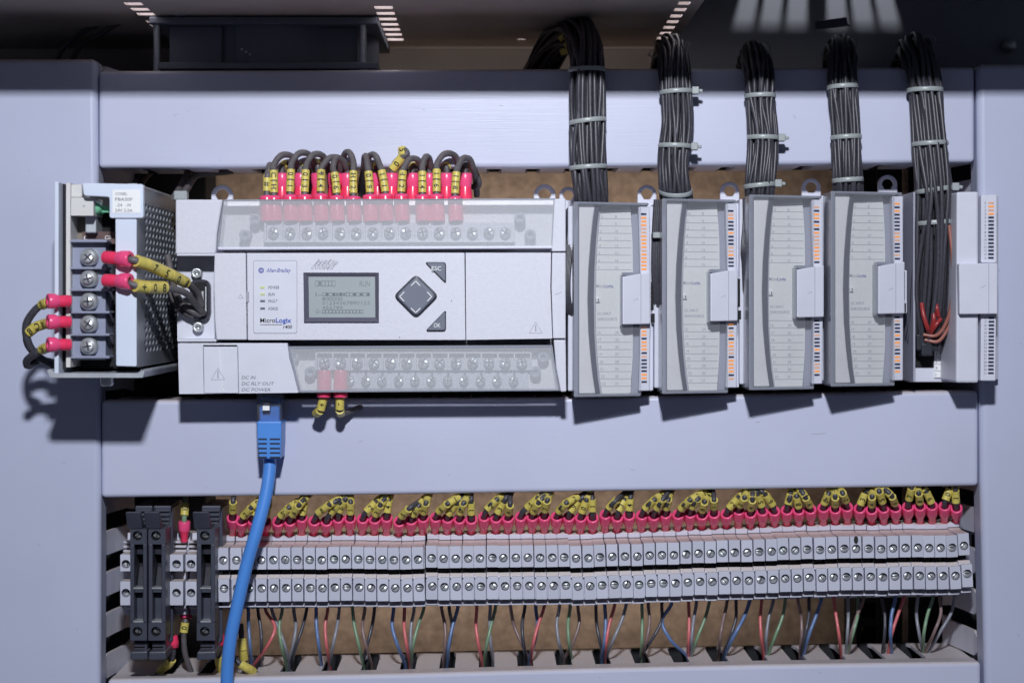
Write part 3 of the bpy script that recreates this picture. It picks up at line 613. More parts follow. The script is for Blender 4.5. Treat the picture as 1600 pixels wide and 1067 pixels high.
# terminal strips under the frosted covers
for nm, xs, y0, y1, ys, top in (('upper', [427 + 25.9*i for i in range(15)], 348, 379, 363, True), ('lower', [507 + 25.7*i for i in range(13)], 550, 579, 566, False)):
    mb = MB(); mb.pbox(xs[0]-15, y0, xs[-1]+15, y1, 62, 80.5)
    for i in range(len(xs)+1):
        x = xs[0] - 12.9 + 25.8*i; mb.pbox(x-1.4, y0, x+1.4, y1, 80, 85, 1)
    mb.pbox(xs[0]-15, y0 if not top else y1-2.5, xs[-1]+15, (y0+2.5) if not top else y1, 80, 85, 1)
    st = part(mb, 'terminal_strip', [M['plcs'], M['white']], plc, .3, 1)
    for x in xs:
        mb = MB(); c = Vector(P(x, ys, 83.5)); screw_head(mb, c, 8.6*k(83), RND.uniform(0, 3), (RND.uniform(-.25, .25), -1, RND.uniform(.05, .35)), cross=True); part(mb, 'terminal_screw', [M['steel'], M['groove']], st)
    if not top:
        mb = MB(); mb.pbox(xs[0]+40, 582, xs[-1]+10, 607, 62, 78); s2 = part(mb, 'terminal_strip', M['plcs'], plc, .3)
        for x in xs[2:]:
            mb = MB(); c = Vector(P(x-13, 594, 81)); screw_head(mb, c, 7.6*k(81), RND.uniform(0, 3), (RND.uniform(-.25, .25), -1, RND.uniform(.05, .3)), cross=True); part(mb, 'terminal_screw', [M['steel'], M['groove']], s2)
    else:
        mb = MB(); mb.pbox(xs[0]-8, 318, xs[-1]+22, 345, 60, 64); part(mb, 'terminal_strip', M['plcs'], plc, .3)
mb = MB(); mb.prism([(345, 316), (866, 314), (862, 386), (341, 388)], 62, 74); part(mb, 'strip_floor', M['door'], plc)
mb = MB(); mb.prism([(453, 544), (862, 542), (872, 608), (472, 610)], 62, 76.5); part(mb, 'strip_floor', M['door'], plc)
for x, y in ((387, 369), (403, 344), (828, 368), (812, 342), (462, 556), (488, 580), (848, 557), (836, 580)):
    mb = MB(); c = Vector(P(x, y, 72)); mb.lathe(c, c + Vector((0, -11, 0)), [(0, 2.6), (1, 2.6), (1, 1.3), (.7, 1.2), (.7, 0)], 14); part(mb, 'cover_post', M['slope'], plc)
def cover(name, poly, d, rims):
    mb = MB(); mb.sheet(poly, d); o = part(mb, name, M['frost'], plc)
    mb = MB()
    for r in rims: mb.prism(r, d - 9, d + .15)
    part(mb, 'cover_rim', M['edge'], o, .25); return o
cv = cover('frosted_cover', [(348.5, 312.5), (869, 310.5), (863, 386), (339, 388.5), (341, 360)], 88, [[(348.5, 312), (869, 310), (869, 312.2), (348.5, 314.2)], [(347, 314), (350, 314), (342.5, 387), (339.5, 387)], [(866.5, 312), (869, 312), (864.5, 386), (862, 386)]])
mb = MB(); mb.prism([(340, 386), (864, 384), (864, 388.5), (340, 390.5)], 84, 89.2); part(mb, 'cover_lip', M['mod'], cv, .5, 3)
cv2 = cover('frosted_cover', [(449.5, 542), (863, 540), (866, 560), (875, 610), (471, 613), (466, 605), (456, 575)], 88, [[(449.5, 541), (863, 539), (863, 543), (449.5, 545)], [(449.5, 543), (452.5, 543), (470, 612), (466, 612)], [(466, 610), (875, 607.5), (875, 610.5), (466, 613.5)], [(860.5, 542), (863, 542), (875, 610), (872, 610)]])
for x, y in ((347, 306), (851, 305)): ring_tab(x, y, 17, 29, 31.5, plc)
# ---------------------------------------------------------------- leads into the top of the controller
PROF = [(0, .92), (.05, .98), (.30, .98), (.55, .82), (.75, .98), (.97, .98), (1, .9), (1, .6), (.8, .55)]
front = [(417, '#C', 2, 6, 258, 14), (428, 'H C', 0, 38, 242, 6), (453, '1 0', 3, 36, 239, 5), (476, '3 0', 3, 34, 241, 4), (501, '4 9', 2, 40, 246, -2), (526, '6 0', -6, 12, 248, 3), (552, '2 H', 0, -18, 238, 2),
         (578, '9 0', -4, -6, 244, 4), (602, '1 1', -9, -22, 242, 4), (627, '2 1', 4, 30, 248, 4), (660, '4 1', 0, 14, 245, 2), (682, '6 1', 1, 36, 240, 0), (711, '8 1', 4, 26, 247, 5)]
for i, (x, tx, lean, span, apex, jj) in enumerate(front):
    a, b = P(x + 2, 347, 82), P(x, 306 + RND.uniform(-2, 3), 80)
    h = 1 if span > 0 else -1; e = x + lean + span
    path = [P(x, 298, 79), P(x + lean*.5, 272, 78), P(x + lean, apex + 16, 75), P(x + lean + span*.32, apex + 1, 72), P(x + lean + span*.75, apex + 3, 68), P(e, apex + 22, 60), P(e + h*3, 286, 38), P(e + h*4, 306, 30)]
    q = tx.split(' '); mk = [(.075, .145, q[0]), (.15, .215, q[1])] if len(q) == 2 else [(.09, .18, q[0][:1]), (.185, .27, q[0][1:])]
    lead('marked_lead', f'black lead with two yellow markers, {nth(i+1)} from left in the front row above the controller', 'lead', a, b, 12.2*k(78), path, mk, wr=1.55, mr_=1.95, group='leads into the controller top, front row', flip=True,
         prof=[(0, .9), (.06, .97), (.9, .97), (1, .93), (1, .55), (.9, .5)])
back = [(441, 448, 255, 18, 'T'), (470, 466, 268, 14, ''), (497, 493, 250, -8, 'L'), (523, 528, 264, 22, 'S'), (543, 541, 262, 8, ''), (590, 585, 262, -14, '5'), (612, 628, 236, -42, '0'), (645, 653, 264, -18, '3'), (671, 672, 262, -12, ''), (698, 692, 264, 26, ''), (727, 728, 262, 18, '7')]
for i, (x, mx, my, span, tx) in enumerate(back):
    a, b = P(x, 318, 62), P(x, 271, 62)
    if i == 6: path = [P(x + 2, 262, 62), P(622, 250, 63), P(636, 240, 64), P(624, 231, 60), P(600, 231, 54), P(586, 244, 46), P(580, 268, 36), P(580, 300, 26)]
    else: path = [P(x, 262, 62), P(mx, my, 61), P(mx + span*.4, my - 12, 56), P(mx + span*.9, my - 4, 48), P(mx + span*1.2, my + 14, 38), P(mx + span*1.25, 300, 28)]
    if i == 10: path = [P(x, 262, 62), P(mx, 254, 60), P(738, 262, 54), P(748, 284, 48), P(744, 292, 42), P(725, 290, 32), P(700, 280, 20)]
    lead('marked_lead', f'pink sleeved black lead, {nth(i+1)} from left in the rear row above the controller', 'lead', a, b, 11.4*k(62), path, [(.15, .30, tx)] if i != 6 else [(.09, .2, '0'), (.21, .31, '5')], wr=1.5, mr_=2.2, group='leads into the controller top, rear row', flip=True, prof=PROF)
for i, (x, tx) in enumerate(((507, '+'), (533, '-'))):
    path = [P(x - 2, 626, 81), P(x - 6 + i*4, 640, 80), P(x - 13 + i*16, 646, 72), P(x + 4 + i*30, 634, 60), P(x + 60, 622, 45), P(x + 120, 612, 30)]
    lead('marked_lead', ('left' if i == 0 else 'right') + f' pink sleeved lead with a yellow {"plus" if i == 0 else "minus"} marker below the controller', 'lead', P(x, 578, 82), P(x - 1, 621, 82), 11.5*k(82), path, [(.05, .13, tx), (.14, .21, '')], wr=1.35, mr_=2.1, group='leads under the controller', prof=[(0, .85), (.1, .95), (.95, 1), (1, .95), (1, .5), (.9, .4)])
# ================================================================ expansion modules
def leds(parent, org, x0, x1, y0, pitch, n, pat, d, dx=0):
    for i in range(n):
        y = y0 + pitch*i; on = pat[i] == '1'; mb = MB(); mb.pbox(x0 + dx*i, y-1.5, x1 + dx*i, y+1.5, d-.6, d+.25)
        part(mb, 'indicator', (M['ledon'] if RND.random() < .6 else M['leddim']) if on else M['ledoff'], parent)
CURVE = [(930, 320), (926.5, 345), (923, 380), (920, 420), (918.5, 468), (920, 520), (923.5, 560), (927, 590), (931, 615)]
PATS = [('0111111111111111', '1110111010000110'), ('0110001000111000', '1011011110111101'), ('1011010111111110', '0000100010001110'), ('1010000011100010', '0100010110011001')]
MODX = [(897, 316), (1035, 311), (1171, 305), (1298.5, 299.5)]
def warp_module(v):
    d = -v[1]
    if d <= 60: return v
    f = max(0, min(1, (v[0] - X(897, 90))/(X(1017, 90) - X(897, 90))))
    return (v[0], v[1] + 12*f*min(1, (d-60)/30), v[2])
def module_shell(root):
    mb = MB(); mb.pbox(887.5, 322, 1022, 611, 4, 70); part(mb, 'body', M['mod'], root, .6)
    mb = MB(); mb.pbox(900, 319, 1004, 617, 68, 75); part(mb, 'inner_face', M['mod'], root)
    mb = MB(); mb.prism([(905, 320)] + CURVE + [(905, 615)], 74, 87); part(mb, 'left_door', M['door'], root, .4)
    w = lambda y: 7.0 + 2.6*math.exp(-((y-468)/90)**2)
    mb = MB(); mb.prism(CURVE + [(x + w(y), y) for x, y in reversed(CURVE)], 74, 86.5); part(mb, 'curved_band', M['band'], root, .3)
    mb = MB(); mb.prism([(x + w(y), y) for x, y in CURVE] + [(x + w(y) + 3.2, y) for x, y in reversed(CURVE)], 74, 81.5); part(mb, 'curved_rim', M['plcd'], root, .3)
    lc = [(x + w(y) + 3.0, y) for x, y in CURVE]; lc[0] = (lc[0][0], 318); lc[-1] = (lc[-1][0], 618)
    mb = MB(); mb.prism(lc + [(986, 618), (990, 560), (991, 468), (990, 380), (986, 318)], 75, 80)
    for i in range(9): line(mb, lerp(330 + 11.4*i, [(y, x) for x, y in lc]), 330 + 11.4*i, 988, 330 + 11.4*i, .8, 80.12, 1)
    for i in range(10): line(mb, lerp(512 + 11.5*i, [(y, x) for x, y in lc]), 512 + 11.5*i, 988, 512 + 11.5*i, .8, 80.12, 1)
    for i in range(8):
        lx = lerp(337 + 11.4*i, [(y, x) for x, y in lc]) + 2.5; mb.ptext(str(i), lx, 340.5 + 11.4*i, 80.12, 4.2, 1); mb.ptext(str(8+i), 962, 340.5 + 11.4*i, 80.12, 4.2, 1)
        lx = lerp(519 + 11.5*i, [(y, x) for x, y in lc]) + 2.5; mb.ptext(str(16+i), lx, 521.5 + 11.5*i, 80.12, 4.2, 1); mb.ptext(str(24+i), 962, 521.5 + 11.5*i, 80.12, 4.2, 1)
    mb.ptext('Micro', 932, 449.5, 80.12, 5.4, 2, wpx=13, bold=.01); mb.ptext('Logix', 945.5, 449.5, 80.12, 5.4, 3, wpx=14, bold=.02)
    mb.ptext('DC INPUT', 934, 492.5, 80.12, 4.6, 1, wpx=22, bold=.01); mb.ptext('SINK/SOURCE', 934, 501, 80.12, 4.6, 1, wpx=31, bold=.01)
    part(mb, 'label_sheet', [M['paper'], M['slope'], M['line'], M['vblue']], root)
    mb = MB(); mb.prism([(988, 319), (1002, 319), (1003, 616), (988, 616)], 70, 77); part(mb, 'side_slope', M['slope'], root, .5)
    mb = MB(); mb.prism(rpoly([(1000, 321), (1018, 321), (1019, 430), (1003, 430)], 3.5), 66, 88); part(mb, 'indicator_strip', M['mod'], root, .4)
    mb = MB(); mb.prism([(1003, 505), (1019, 505), (1018, 612), (1000.5, 612), (1002.5, 560)], 66, 88); part(mb, 'indicator_strip', M['mod'], root, .4)
    mb = MB(); mb.prism([(974.5, 432), (1019.5, 424.5), (1019.5, 506.5), (974.5, 507.5)], 66, 93.5); line(mb, 1004.3, 427, 1004.3, 506.5, .9, 93.62, 1); line(mb, 992, 470, 999, 466, .7, 93.62, 1); line(mb, 999, 466, 999, 469.5, .5, 93.62, 1); part(mb, 'latch_block', [M['mod'], M['line']], root, .5)
    mb = MB(); mb.pbox(931.5, 466, 938, 472, 79, 81.5); mb.pbox(935, 466.5, 936.4, 471.5, 81.5, 81.7, 1); part(mb, 'cover_catch', [M['white'], M['groove']], root, .2)
    mb = MB(); mb.sheet([(897, 316), (1004, 316), (1004, 424), (974, 430), (974, 508), (1004, 508), (1004, 619), (897, 619.5)], 90); cvr = part(mb, 'clear_cover', M['glass'], root)
    mb = MB(); mb.pbox(896.5, 316, 904.5, 620, 62, 90.2); part(mb, 'cover_side', M['edge'], cvr, .5)
    mb = MB(); mb.pbox(897, 315, 1017, 319.2, 66, 90.2); part(mb, 'cover_rim', M['edge'], cvr, .4)
    mb = MB(); mb.pbox(897, 616.2, 1004, 620.5, 62, 90.2); part(mb, 'cover_rim', M['edge'], cvr, .4)
    mb = MB(); mb.pbox(971.5, 429, 975, 509, 80, 90.1); mb.pbox(974, 425, 1004, 430.5, 80, 90.1); part(mb, 'cover_rim', M['edge'], cvr, .3)
    mb = MB(); mb.pbox(1020.5, 438, 1027, 506, 60, 76); part(mb, 'side_clip', M['mod'], root, .5)
    mb = MB(); mb.pbox(1020, 440, 1023.5, 484, 70, 77); part(mb, 'clip_slot', M['dark'], root); mb = MB(); mb.pbox(1020, 490, 1025, 504, 70, 77); part(mb, 'clip_slot', M['dark'], root)
    ring_tab(1011, 304, 15, 29, 31.5, root)
MB.warp = warp_module
names = ('first', 'second', 'third', 'fourth')
base0 = P(960, 614, 4); mods = []
for i, (mx, my) in enumerate(MODX):
    if i == 0:
        r = thing('expansion_module', f'light grey expansion module with clear cover, first right of the controller', 'module', base0, group='expansion modules with clear covers'); module_shell(r)
    else:
        r = thing('expansion_module', f'light grey expansion module with clear cover, {names[i]} from the controller', 'module', base0, group='expansion modules with clear covers')
        for ch in list(mods[0].children):
            if ch.name.split('.')[0] == 'indicator': continue
            c = ch.copy(); C.objects.link(c); c.parent = r
            for g in ch.children:
                e = g.copy(); C.objects.link(e); e.parent = c
    r.location = Vector([c*S for c in base0]) + Vector(((mx-897)*k(90)*S, 0, (316-my)*k(90)*S))
    leds(r, base0, 1004.2, 1013, 333, 5.8, 16, PATS[i][0], 88, .04); leds(r, base0, 1005, 1013.8, 512.5, 5.7, 16, PATS[i][1], 88)
    mods.append(r)
MB.warp = None
ring_tab(888, 306, 14, 29, 31.5, plc)
# uncovered module on the right
r = thing('expansion_module', 'uncovered expansion module at the right end with the bundle plugged into it', 'module', P(1490, 600, 4))
mb = MB(); mb.pbox(1421, 306, 1498, 597, 4, 58); part(mb, 'body', M['mod'], r, .6)
mb = MB(); mb.pbox(1430, 318, 1459, 574, 57, 58.6); part(mb, 'recess', M['dark'], r)
mb = MB(); mb.prism([(1427, 300), (1430, 300), (1430, 596), (1427, 596)], 40, 72); part(mb, 'side_wall', M['slope'], r)
mb = MB(); mb.prism([(1495, 300), (1529, 299.5), (1529, 598), (1494, 598)], 4, 89); part(mb, 'ridge', M['mod'], r, 1)
mb = MB(); mb.pbox(1531, 306, 1560, 593, 4, 70); part(mb, 'side_base', M['plcd'], r, .6)
mb = MB(); mb.prism(rpoly([(1533, 305), (1558, 304), (1558, 411), (1533, 411)], 3), 66, 88); s1 = part(mb, 'indicator_strip', M['mod'], r, .5)
mb = MB(); mb.prism([(1533, 489), (1557, 489), (1556, 595), (1532, 595)], 66, 88); s2 = part(mb, 'indicator_strip', M['mod'], r, .5)
mb = MB(); mb.prism([(1498.5, 412), (1559, 411), (1559, 490.5), (1499.5, 491)], 60, 93); line(mb, 1545, 412, 1545, 490, .9, 93.1, 1); line(mb, 1532, 450, 1540, 446, .7, 93.1, 1); part(mb, 'latch_block', [M['mod'], M['line']], r, .5)
leds(r, None, 1544.5, 1553, 317, 5.73, 16, '1111000000000000', 88, -.02); leds(r, None, 1545, 1553.5, 496.8, 5.73, 16, '0'*16, 88, -.06)
for s_, y0, off in ((s1, 317, 0), (s2, 496.8, 16)):
    mb = MB()
    for i in range(16): mb.ptext(str(i+off), 1539.5, y0 + 5.73*i + .3, 88.1, 3.4, 0, align='C')
    part(mb, 'number_print', M['gink'], s_)
mb = MB(); mb.pbox(1460, 515, 1480, 590.5, 58, 58.8)
for i in range(7):
    y = 527 + i*10.5; line(mb, 1460, y, 1480, y, .8, 58.95, 1)
    if i: 
        for x, tt in ((1462, str(13-2*i)), (1471.5, str(28-2*i))): mb.ptext(tt, x, y - 2.2, 58.95, 4.6, 2)
line(mb, 1470, 527, 1470, 590, .8, 58.95, 1); part(mb, 'number_sheet', [M['white'], M['line'], M['gink']], r)
mb = MB(); mb.pbox(1432, 522, 1462, 548, 58, 70); mb.pbox(1440, 536, 1458, 556, 62, 71); part(mb, 'plug', M['black'], r, .8)
for i, pth in enumerate(([(1483, 352, 78), (1488, 400, 79), (1489, 450, 78), (1482, 495, 76), (1465, 523, 74), (1443, 523, 72)], [(1487, 352, 77), (1491, 410, 77), (1491, 460, 76), (1486, 500, 74), (1468, 532, 73), (1445, 531, 71)])):
    mb = MB(); mb.tube(spline([P(*p) for p in pth]), .9, 8); solo(mb, 'copper_wire', M['w_copper'], ('upper', 'lower')[i] + ' reddish brown wire curving into the plug of the uncovered module', 'wire', P(*pth[-1]), group='reddish brown wires in the uncovered module')
for i, pth in enumerate(([(1440, 474, 74), (1443, 492, 76), (1449, 512, 76), (1452, 520, 72)], [(1458, 486, 75), (1459, 500, 76), (1455, 514, 74)], [(1470, 498, 75), (1462, 508, 76), (1454, 520, 73)], [(1463, 470, 74), (1464, 482, 76), (1466, 494, 75)])):
    mb = MB(); mb.tube(spline([P(*p) for p in pth]), 1.1, 8); solo(mb, 'red_sleeve', M['w_redlead'], ('leftmost', 'middle', 'rightmost', 'topmost short')[i] + ' red wire end among the black cables of the uncovered module', 'wire', P(*pth[-1]), group='red wire ends in the uncovered module')
# flat black ribbon beside the modules
for i, (pth, lb) in enumerate((([(893, 352, 68), (888, 400, 70), (885, 440, 72), (887, 475, 72), (896, 500, 68)], 'between the controller and the first module'), ([(1030, 312, 72), (1027, 360, 72), (1026, 420, 72), (1029, 470, 70), (1034, 516, 66)], 'between the first and second modules'),
                               ([(1166, 310, 72), (1166, 350, 72), (1163, 390, 74), (1165, 420, 72), (1169, 560, 64)], 'between the second and third modules'), ([(1294, 330, 66), (1295, 420, 66), (1296, 480, 68), (1296, 560, 64)], 'between the third and fourth modules'))):
    w = (5, 6.5, 4.5, 2)[i]; c = spline([P(*p) for p in pth]); mb = MB()
    for j in range(5):
        o = (j-2)*w*.2*.62; mb.tube([p + Vector((o, abs(o)*.35, 0)) for p in c], w*.15, 7, 0)
    solo(mb, 'side_cable', M['cable'], 'black cable running down ' + lb, 'cable', P(*pth[-1]), group='black cables beside the modules')
mb = MB(); p = Vector(P(1028, 368, 74)); mb.box(p.x-2.6, p.x+2.6, p.z-1.4, p.z+1.4, 66, 77); solo(mb, 'cable_tie', M['tie'], 'pale tie around the cable left of the second module', 'cable tie', tuple(p), bev=.5)
# ================================================================ power supply
ps = thing('power_supply', 'open metal power supply with perforated side and five screw terminals', 'power supply', P(150, 590, 5))
mb = MB(); mb.pbox(84.5, 284, 91.5, 584, 5, 124); part(mb, 'left_plate', M['psu'], ps, .5)
mb = MB(); mb.pbox(93, 288, 103, 576, 5, 116); part(mb, 'insulation', M['dark'], ps)
mb = MB(); mb.pbox(103, 286, 110, 574, 5, 119); part(mb, 'board_edge', M['cream'], ps, .2)
mb = MB(); mb.prism(rpoly([(73, 578), (79, 576), (85, 583), (215, 583), (222, 576), (226, 579), (223, 590), (78, 590)], 3), 6, 125); part(mb, 'bottom_plate', M['zinc'], ps, .5)
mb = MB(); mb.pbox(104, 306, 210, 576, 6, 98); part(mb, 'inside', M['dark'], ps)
mb = MB(); mb.prism(rpoly([(128, 286), (224, 288), (224, 341), (171, 341), (171, 308), (131, 306)], 4), 121, 125); cvp = part(mb, 'front_cover', M['psu'], ps, .4)
mb = MB(); mb.prism(rpoly([(180, 338), (213.5, 338), (213.5, 573), (181, 572)], 3), 120, 123.8); part(mb, 'front_strip', M['psu'], ps, .5)
mb = MB(); mb.pbox(176, 297, 219, 333, 125, 125.2); d = 125.35
mb.ptext('COSEL', 180, 305, d, 4, 1, wpx=19); mb.ptext('PBA50F', 180, 314, d, 5, 1, wpx=27); mb.ptext('-24   -N', 182, 323, d, 5, 1, wpx=22); mb.ptext('24V 2.2A', 180, 331, d, 4.4, 1, wpx=27)
part(mb, 'sticker', [M['white'], M['gink']], cvp)
# perforated side
xs_ = X(214, 124); za, zb2 = Z(574, 124), Z(289, 124); mb = MB()
rows, cols, d0, d1 = 22, 11, 10, 106; z0, z1 = za + 6, zb2 - 7; dz, dd = (z1-z0)/rows, (d1-d0)/cols
def q(pts): mb.add([(xs_, -d, z) for d, z in pts], [tuple(range(len(pts)))])
q([(5, za), (5, zb2), (d0, zb2), (d0, za)]); q([(d1, za), (d1, zb2), (124, zb2), (124, za)]); q([(d0, z1), (d0, zb2), (d1, zb2), (d1, z1)]); q([(d0, za), (d0, z0), (d1, z0), (d1, za)])
for i in range(rows):
    for j in range(cols):
        c = (d0 + (j+.5)*dd, z0 + (i+.5)*dz); sk = (.12 if i % 2 else -.12)*dd
        o = []; inn = []; ib = []
        for a in range(8):
            an = math.pi/8 + a*math.pi/4; r_, v_ = math.cos(an), math.sin(an); m_ = max(abs(r_), abs(v_))
            o.append((xs_, -(c[0] + r_/m_*dd/2), c[1] + v_/m_*dz/2)); inn.append((xs_, -(c[0] + sk + r_*dd*.38), c[1] + v_*dz*.46)); ib.append((xs_ - 1.0, -(c[0] + sk + r_*dd*.33), c[1] + v_*dz*.41))
        mb.add(o + inn + ib, [(a, (a+1) % 8, 8+(a+1) % 8, 8+a) for a in range(8)] + [(8+a, 8+(a+1) % 8, 16+(a+1) % 8, 16+a) for a in range(8)])
        for a, sx, sz in ((0, 1, 1), (2, -1, 1), (4, -1, -1), (6, 1, -1)): mb.add([o[a], (xs_, -(c[0]+sx*dd/2), c[1]+sz*dz/2), o[a+1]], [(0, 1, 2)])
part(mb, 'perforated_side', M['mesh'], ps)
mb = MB(); mb.box(xs_ - 4, xs_ + .1, zb2 - .5, zb2 + .6, 5, 124); part(mb, 'top_edge', M['zinc'], ps, .2)
# inner parts
mb = MB(); mb.pbox(111, 309, 146, 337, 100, 120); mb.ptext('+', 131, 322, 120.2, 5, 1, align='C'); part(mb, 'white_connector', [M['cream'], M['gink']], ps, 1)
mb = MB(); mb.pbox(110, 288, 128, 309, 100, 117); part(mb, 'white_connector', M['cream'], ps, .8)
mb = MB(); c = Vector(P(156, 327, 104)); mb.lathe(c, c + Vector((0, -12, 0)), [(0, 2.9), (.8, 2.9), (.95, 2), (1, 0)], 14); mb.pbox(158, 323, 171, 332, 104, 112); part(mb, 'green_lamp', M['green'], ps)
mb = MB(); mb.pbox(133, 337, 150, 364, 98, 112); part(mb, 'bracket', M['zinc'], ps, .6)
mb = MB(); mb.pbox(112, 340, 134, 374, 98, 104); part(mb, 'inner_wall', M['ferr'], ps)
mb = MB(); mb.pbox(129, 362, 181, 381, 98, 106); mb.ptext('C0', 164, 374, 106.2, 6, 1); mb.ptext('c', 131, 375, 106.2, 10, 1); part(mb, 'circuit_board', [M['pcb'], M['white']], ps)
mb = MB(); mb.pbox(108, 374, 165, 562, 98, 114)
for y in (377, 419, 453, 488, 523, 558): mb.pbox(107, y-2, 167 + (4 if y > 440 else 0), y+2, 108, 119)
tb = part(mb, 'terminal_block', M['barrier'], ps, .4)
for y in (402, 435.5, 471, 506, 541):
    mb = MB(); c = Vector(P(138, y, 118)); mb.lathe(c + Vector((0, 4, 0)), c, [(0, 4.0), (.7, 4.0), (1, 3.6), (1, 0)], 18); c2 = c + Vector((0, -1.6, 0)); screw_head(mb, c2, 2.5, RND.uniform(0, 3), (RND.uniform(-.15, .15), -1, RND.uniform(.0, .3)), cross=True)
    part(mb, 'terminal_screw', [M['steel'], M['groove']], tb)
mb = MB(); mb.lathe(P(167, 590, 112), P(167, 603, 112), [(0, 3), (.8, 3), (1, 2.2), (1, 0)], 12); part(mb, 'foot_screw', M['steel'], ps)
LP = [(0, .72), (.04, .8), (.35, .78), (.5, .74), (.68, .98), (.95, 1), (1, .9), (1, .5), (.9, .4)]
lead('marked_lead', 'upper pink lug lead on the right of the power supply, five yellow markers', 'lead', P(163, 402, 124), P(204, 405, 129), 13*k(121), [P(215, 408, 128), P(240, 417, 118), P(268, 430, 108), P(292, 443, 95), P(308, 458, 86), P(314, 478, 82)],
     [(.10, .20, ''), (.205, .33, '7'), (.335, .47, '5'), (.475, .60, '0'), (.605, .70, '8')], wr=1.7, mr_=2.7, group='power supply output leads', prof=LP)
lead('marked_lead', 'lower pink lug lead on the right of the power supply, three yellow markers', 'lead', P(163, 438, 124), P(204, 440, 129), 13*k(121), [P(215, 447, 128), P(238, 449, 119), P(262, 450, 110), P(290, 458, 98), P(306, 476, 88), P(318, 490, 82)],
     [(.10, .20, '+'), (.205, .31, '0'), (.315, .42, '8')], wr=1.6, mr_=2.9, group='power supply output leads', prof=LP)
for i, (y, path, mk) in enumerate(((470.5, [P(66, 476, 120), P(52, 488, 119), P(41, 508, 118), P(44, 535, 117), P(58, 556, 114), P(85, 572, 108)], [(.11, .22, 'E')]),
                                   (503, [P(66, 507, 120), P(52, 513, 119), P(42, 525, 117), P(46, 542, 114), P(60, 556, 110)], [(.12, .26, 'A'), (.27, .42, 'C'), (.43, .56, '8')]),
                                   (538.5, [P(66, 546, 120), P(56, 552, 119), P(43, 562, 116), P(44, 571, 113), P(62, 563, 110), P(95, 570, 104)], [(.11, .26, 'K')]))):
    lead('marked_lead', ('upper', 'middle', 'lower')[i] + ' pink lug lead looping out left of the power supply', 'lead', P(110, y, 124), P(74, y, 129), 12*k(120), path, mk, wr=1.8, mr_=2.35, wm='cable', group='power supply input leads', prof=LP)
for i, pth in enumerate(([(268, 430, 70), (274, 455, 76), (284, 474, 82), (300, 486, 84), (314, 491, 82)], [(264, 440, 66), (272, 468, 72), (286, 486, 80), (304, 494, 82)], [(262, 400, 60), (270, 440, 66), (280, 470, 74), (298, 480, 82), (316, 482, 82)])):
    mb = MB(); mb.tube(spline([P(*p) for p in pth]), 1.7, 8); solo(mb, 'grey_wire', M['wireg'], ('upper', 'lower', 'middle')[i] + ' grey wire bending into the serial port left of the controller face', 'wire', P(*pth[-1]), group='grey wires into the serial port')
# ================================================================ blue network cable
nt = thing('network_cable', 'blue network cable with clear plug hanging under the controller', 'cable', P(356, 1100, 76))
mb = MB(); mb.pbox(400.5, 600, 440, 662, 66, 80); plug = part(mb, 'clear_plug', M['plug'], nt, .8)
mb = MB(); mb.pbox(405, 622, 437, 660, 68, 78); part(mb, 'plug_core', M['blue'], plug, 1)
mb = MB(); mb.pbox(410, 620, 422, 644, 78, 81.2); part(mb, 'plug_clip', M['plug'], plug, .5)
mb = MB(); mb.pbox(410.5, 634, 421, 641, 81.2, 81.5); part(mb, 'plug_catch', M['white'], plug)
mb = MB(); mb.prism(rpoly([(401, 658), (440, 658), (439.5, 690), (438, 717), (404.5, 717), (402, 690)], 3), 64, 82); boot = part(mb, 'boot', M['blue'], nt, 1.6, 3)
for y in (686, 693, 700.5, 707.5, 714.5):
    for a, b in ((403.5, 417), (421.5, 437.5)):
        mb = MB(); mb.pbox(a, y-1.3, b, y+1.3, 81.6, 82.25); part(mb, 'boot_slot', M['keyr'], boot, .15, 1)
mb = MB(); mb.tube(spline([P(421, 712, 74), P(421, 735, 75), P(415, 775, 77), P(402, 825, 79), P(386, 880, 80), P(371, 945, 80), P(360, 1000, 79), P(355, 1050, 78), P(354, 1110, 77)], 8), 3.05, 16); part(mb, 'cable', M['blue'], nt)
# everything on the terminal rail stands 12 mm further out
DIST = 948.0; YOFF = 12.0
# ================================================================ terminal row
YB = lambda x: lerp(x, [(190, 950), (345, 949.5), (620, 948), (910, 944), (1190, 935.5), (1480, 928.5), (1525, 925)])
PITCH = 18.95; X0 = 352.5; NT = 62
ang0 = math.atan(.02)
mb = MB(); pl = [(X(195, 8), Z(YB(345) - 50, 8)), (X(1522, 8), Z(YB(1520) - 50, 8))]
for (z0, z1, d0, d1) in ((-17.5, 17.5, 0, 3), (-17.5, -13, 3, 8), (13, 17.5, 3, 8)):
    mb.add([(x, -d, z + zz) for x, z in pl for d in (d0, d1) for zz in (z0, z1)], [(0,1,3,2),(4,6,7,5),(0,4,5,1),(2,3,7,6),(0,2,6,4),(1,5,7,3)])
solo(mb, 'mounting_rail', M['steel'], 'steel rail behind the terminal blocks', 'rail', (0, 0, pl[0][1]))
def zz(py, d, x=345): return Z(py, d) - Z(949.5, 46)
PW = PITCH*k(48) - .14
